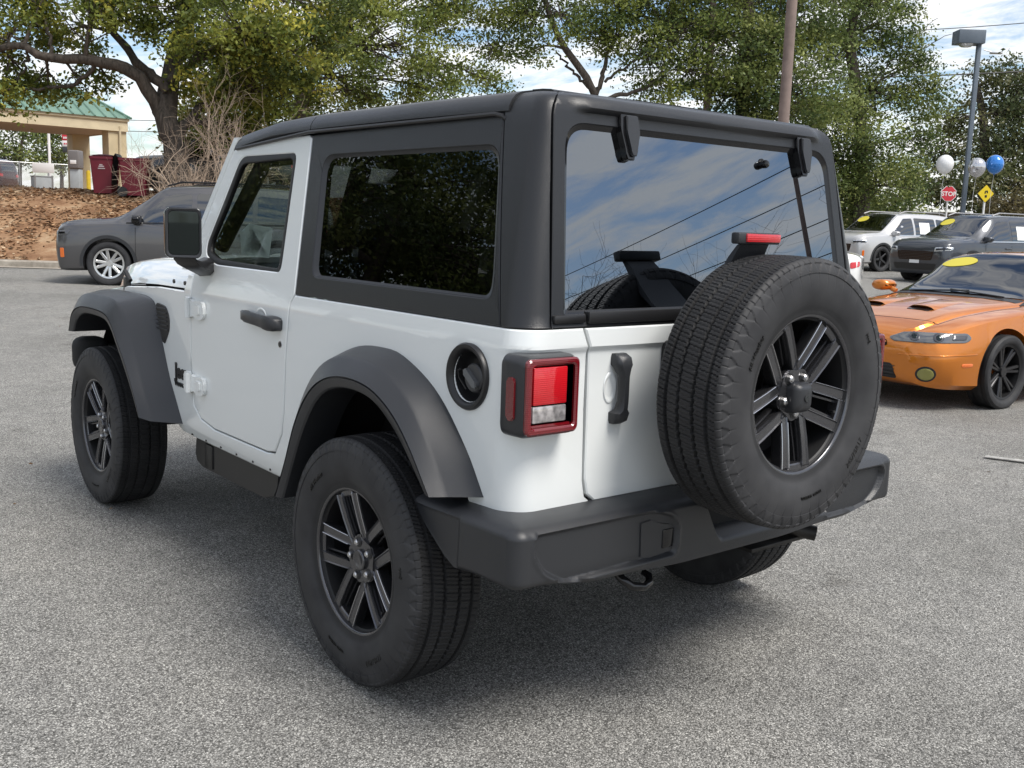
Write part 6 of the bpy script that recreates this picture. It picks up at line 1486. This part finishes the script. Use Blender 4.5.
for S, k in ((SIDE_L, 1), (SIDE_R, -1)):
    decal('side_window', gtr, [(-.86, .945), (-2.0, .955), (-2.02, 1.26), (-1.45, 1.26)], S, M['car_glass'], gt, r=.04, off=.004)
    decal('quarter_window', gtr, [(-2.08, .96), (-2.75, 1.0), (-2.35, 1.24), (-2.09, 1.26)], S, M['car_glass'], gt, r=.03, off=.004)
    for x0 in (-.58, -1.98): decal('door_gap', gtr, [(x0, .30), (x0+.006, .30), (x0+.006, .90), (x0, .90)], S, M['liner'], gt, off=.0025, t=.004)
    decal('door_handle', gtr, rrect(-1.90, -1.72, .76, .79, .012), S, M['orange'], gt, off=.022, t=.02, b=.004)
    bm = bmesh.new(); rows = []
    for yy, g in ((.86, .045), (.88, .015), (.93, .0), (1.0, .004), (1.05, .02), (1.075, .045)): rows.append([(-.80+u*1.15, k*yy, .985+v) for u, v in rrect(-.05+g*.4, .13-g, -.055+g*.8, .06-g*.8, .035, 5)])
    loft(bm, rows, closed_u=True, cap=True); tube(bm, [(-.78, k*.82, .93), (-.77, k*.90, .965)], .028, 8); obj('door_mirror', bm, M['orange'], gt, smooth=60)
    A = Vector((-.62, k*.78, 0)); D = Vector((.78, k*.62, 0)); org = Vector((.72, k*.60, 0)); mp2 = surf_map(gtr, A, (0, 0, 1), D, .004, org)
    def fpanel(nm, p, mat, par, off=.004, b=.002, t=.01, k=k, A=A, D=D, org=org):
        xs = [q[0] for q in p]; ys = [q[1] for q in p]
        bm = panel(p, [], surf_map(gtr, A, (0, 0, 1), D, off, org), cu=list(np.arange(min(xs)+.03, max(xs), .035)), cv=list(np.arange(min(ys)+.02, max(ys), .02)), t=t, b=b); return obj(nm, bm, mat, par, smooth=50)
    h = fpanel('headlight', rpoly([(-.30, .595), (.30, .610), (.345, .645), (.30, .690), (-.20, .680), (-.33, .625)], .03), M['clear'], gt, off=.008)
    M['headlamp_dark'] = M.get('headlamp_dark') or pmat('headlamp_cover', (.13, .135, .14), .05, metal=.5, coat=1)
    h.data.materials.clear(); h.data.materials.append(M['headlamp_dark'])
    for cx in (-.13, .06):
        fpanel('projector', [(cx+.042*math.cos(a), .645+.036*math.sin(a)) for a in np.linspace(0, 2*PI, 21)[:-1]], M['rim'], h, off=.013); fpanel('projector_core', [(cx+.022*math.cos(a), .645+.020*math.sin(a)) for a in np.linspace(0, 2*PI, 17)[:-1]], M['mirror'], h, off=.016)
    fpanel('turn_lamp', rpoly([(.17, .625), (.29, .630), (.30, .67), (.18, .672)], .015), M['rim'], h, off=.013)
    fpanel('fog_lamp', [(-.02+.085*math.cos(a), .335+.068*math.sin(a)) for a in np.linspace(0, 2*PI, 25)[:-1]], M['black'], gt, off=.003); fpanel('fog_lens', [(-.02+.066*math.cos(a), .335+.052*math.sin(a)) for a in np.linspace(0, 2*PI, 25)[:-1]], pmat('fog_yellow', (.22, .21, .05), .12, coat=1), gt, off=.010)
    fpanel('side_marker', rrect(.27, .37, .40, .432, .015), M['amber'], gt, off=.004)
    fpanel('bumper_crease', [(-.25, .487), (.40, .505), (.40, .514), (-.25, .494)], M['orange'], gt, off=.006, b=.002, t=.008)
    decal('hood_scoop', gtr, rpoly([(.42, k*.14), (.42, k*.36), (.355, k*.38), (.34, k*.16)], .015), TOP, M['gloss_black'], gt, off=.004)
    # raised lip round the nostril
    bm = bmesh.new(); mpp = surf_map(gtr, (1, 0, 0), (0, 1, 0), (0, 0, 1), 0)
    rows = []
    for x, hh in ((-.12, .0), (.05, .012), (.2, .022), (.35, .030), (.365, .028), (.35, .012)):
        row = []
        for j in range(9):
            u = j/8; y = k*(.125+.27*u); q = Vector(mpp(x, y, 0)); row.append(q+Vector((0, 0, hh*math.sin(PI*u)**.5+.001)))
        rows.append(row)
    loft(bm, rows); obj('scoop_cowl', bm, M['orange'], gt, smooth=60)
decal('lower_grille', gtr, [(-.45, .27), (.45, .27), (.40, .40), (-.40, .40)], FRONT, M['black'], gt, r=.03, off=.004)
for k in range(4): decal('grille_bar', gtr, [(-.43, .29+.028*k), (.43, .29+.028*k), (.43, .297+.028*k), (-.43, .297+.028*k)], FRONT, M['plastic'], gt, off=.010)
for k in (1, -1): decal('upper_grille', gtr, [(k*.05, .545), (k*.34, .55), (k*.33, .60), (k*.06, .61)], FRONT, M['gloss_black'], gt, off=.004, r=.02)
for k in (1, -1):
    bm = bmesh.new(); tube(bm, [(-.56, k*.5, .965), (-.60, k*.1, .99), (-.63, k*-.1+.0, 1.0)], .008, 5); obj('wiper', bm, M['black'], gt)
    decal('tail_light', gtr, [(k*.40, .74), (k*.70, .74), (k*.68, .88), (k*.40, .88)], BACK, M['red_lens'], gt, off=.01, r=.02)
decal('hood_gap', gtr, [(.62, -.60), (.66, -.3), (.675, 0), (.66, .3), (.62, .60), (.613, .60), (.653, .3), (.668, 0), (.653, -.3), (.613, -.60)], TOP, M['liner'], gt, off=.001, t=.002)
for k in (1, -1): decal('hood_gap', gtr, [(.613, k*.60), (.2, k*.68), (-.45, k*.735), (-.45, k*.741), (.2, k*.686), (.620, k*.607)], TOP, M['liner'], gt, off=.001, t=.002)

# sedans: white tail behind the tailgate, white nose at the right edge
SED = [(x, a, b, c_, e, f, g, h*(1.0 if h < 1.05 else 1.03), i*(1.0 if i < 1.05 else 1.03)) for x, a, b, c_, e, f, g, h, i in GT]
def sedan(loc, yaw, label, col, group=None, sticker=False):
    c = tag(empty('parked_sedan', loc, yaw), label, 'car', group); pm = paint('sedan_paint', col)
    b, tr = car_body(SED, (0, -2.79), .33, c, pm)
    for wx in (0, -2.79):
        for s in (1, -1): car_wheel(c, .33, .11, .225, (5, .12, .07), M['silver_rim'], (wx, s*.82, .33), s < 0)
    decal('windscreen', tr, [(-.66, -.72), (-1.28, -.56), (-1.34, 0), (-1.28, .56), (-.66, .72), (-.545, 0)], TOP, M['car_glass'], c, r=.04)
    decal('rear_window', tr, [(-2.50, -.52), (-3.02, -.62), (-3.08, 0), (-3.02, .62), (-2.50, .52), (-2.46, 0)], TOP, M['car_glass'], c, r=.04)
    for S, k in ((SIDE_L, 1), (SIDE_R, -1)):
        decal('side_window', tr, [(-.86, .945), (-1.75, .955), (-1.77, 1.28), (-1.45, 1.28)], S, M['car_glass'], c, r=.04); decal('rear_side_window', tr, [(-1.83, .96), (-2.75, 1.0), (-2.35, 1.24), (-1.84, 1.28)], S, M['car_glass'], c, r=.03)
        bm = panel(rpoly([(.02, .76), (.24, .80), (.24, .88), (.02, .86)], .03), [], surf_map(tr, (-.75, k*-.65, 0), (0, 0, 1), (-.65, k*.75, 0), .008, Vector((-3.62, k*.72, 0))), cu=[-.1, 0, .1, .2], t=.01, b=.002); obj('tail_light', bm, M['red_lens'], c)
        bm = panel(rpoly([(-.26, .60), (.25, .62), (.28, .69), (-.20, .67)], .03), [], surf_map(tr, (-.62, k*.78, 0), (0, 0, 1), (.78, k*.62, 0), .006, Vector((.72, k*.60, 0))), cu=[-.1, 0, .1, .2], t=.01, b=.002); obj('headlight', bm, M['clear'], c)
        bm = bmesh.new(); box(bm, -.86, -.72, min(k*.88, k*1.05), max(k*.88, k*1.05), .93, 1.05, .03); obj('door_mirror', bm, pm, c)
    decal('lower_intake', tr, [(-.45, .27), (.45, .27), (.40, .42), (-.40, .42)], FRONT, M['black'], c, r=.03)
    if sticker: decal('windscreen_sticker', tr, [(-1.15+.09*math.cos(a), -.3+.2*math.sin(a)) for a in np.linspace(0, 2*PI, 25)[:-1]], TOP, M['sticker_yellow'], c, off=.01, t=.003)
    return c
yaw = head_of(-.93, .36); sv = Vector((math.cos(yaw), math.sin(yaw), 0))
p = on_ground(858, 17.0); sedan(p+sv*3.86, yaw, 'white car whose rear corner and red lamp show beside the spare tyre', (.75, .75, .74), 'vehicles parked across the lot')
p = on_ground(1016, 22.5); yaw = head_of(-.88, -.47); sedan(p-Vector((math.cos(yaw), math.sin(yaw), 0))*.2+RH*.9, yaw, 'white car cut off by the right picture edge, its nose behind the orange car', (.75, .75, .74), 'vehicles parked across the lot')

# on the bank: a maroon one at the left edge and a black one behind the bins
yaw = head_of(-1, .12); sv = Vector((math.cos(yaw), math.sin(yaw), 0))
p = on_ground(10, 48, bank_h); suv(Vector((p.x, p.y, ZB-.02))+sv*3.7, yaw, 'dark maroon SUV cut off at the left picture edge on the bank', (.045, .006, .010), M['silver_rim'], (5, 0, .12), metal=.4)
p = on_ground(172, 30.0, bank_h); yaw = head_of(-1, -.1); suv(Vector((p.x, p.y, ZB-.05)), yaw, 'black SUV on the bank behind the bins and the oak trunk', (.012, .012, .014), M['silver_rim'], (5, 0, .12), sheet=False)
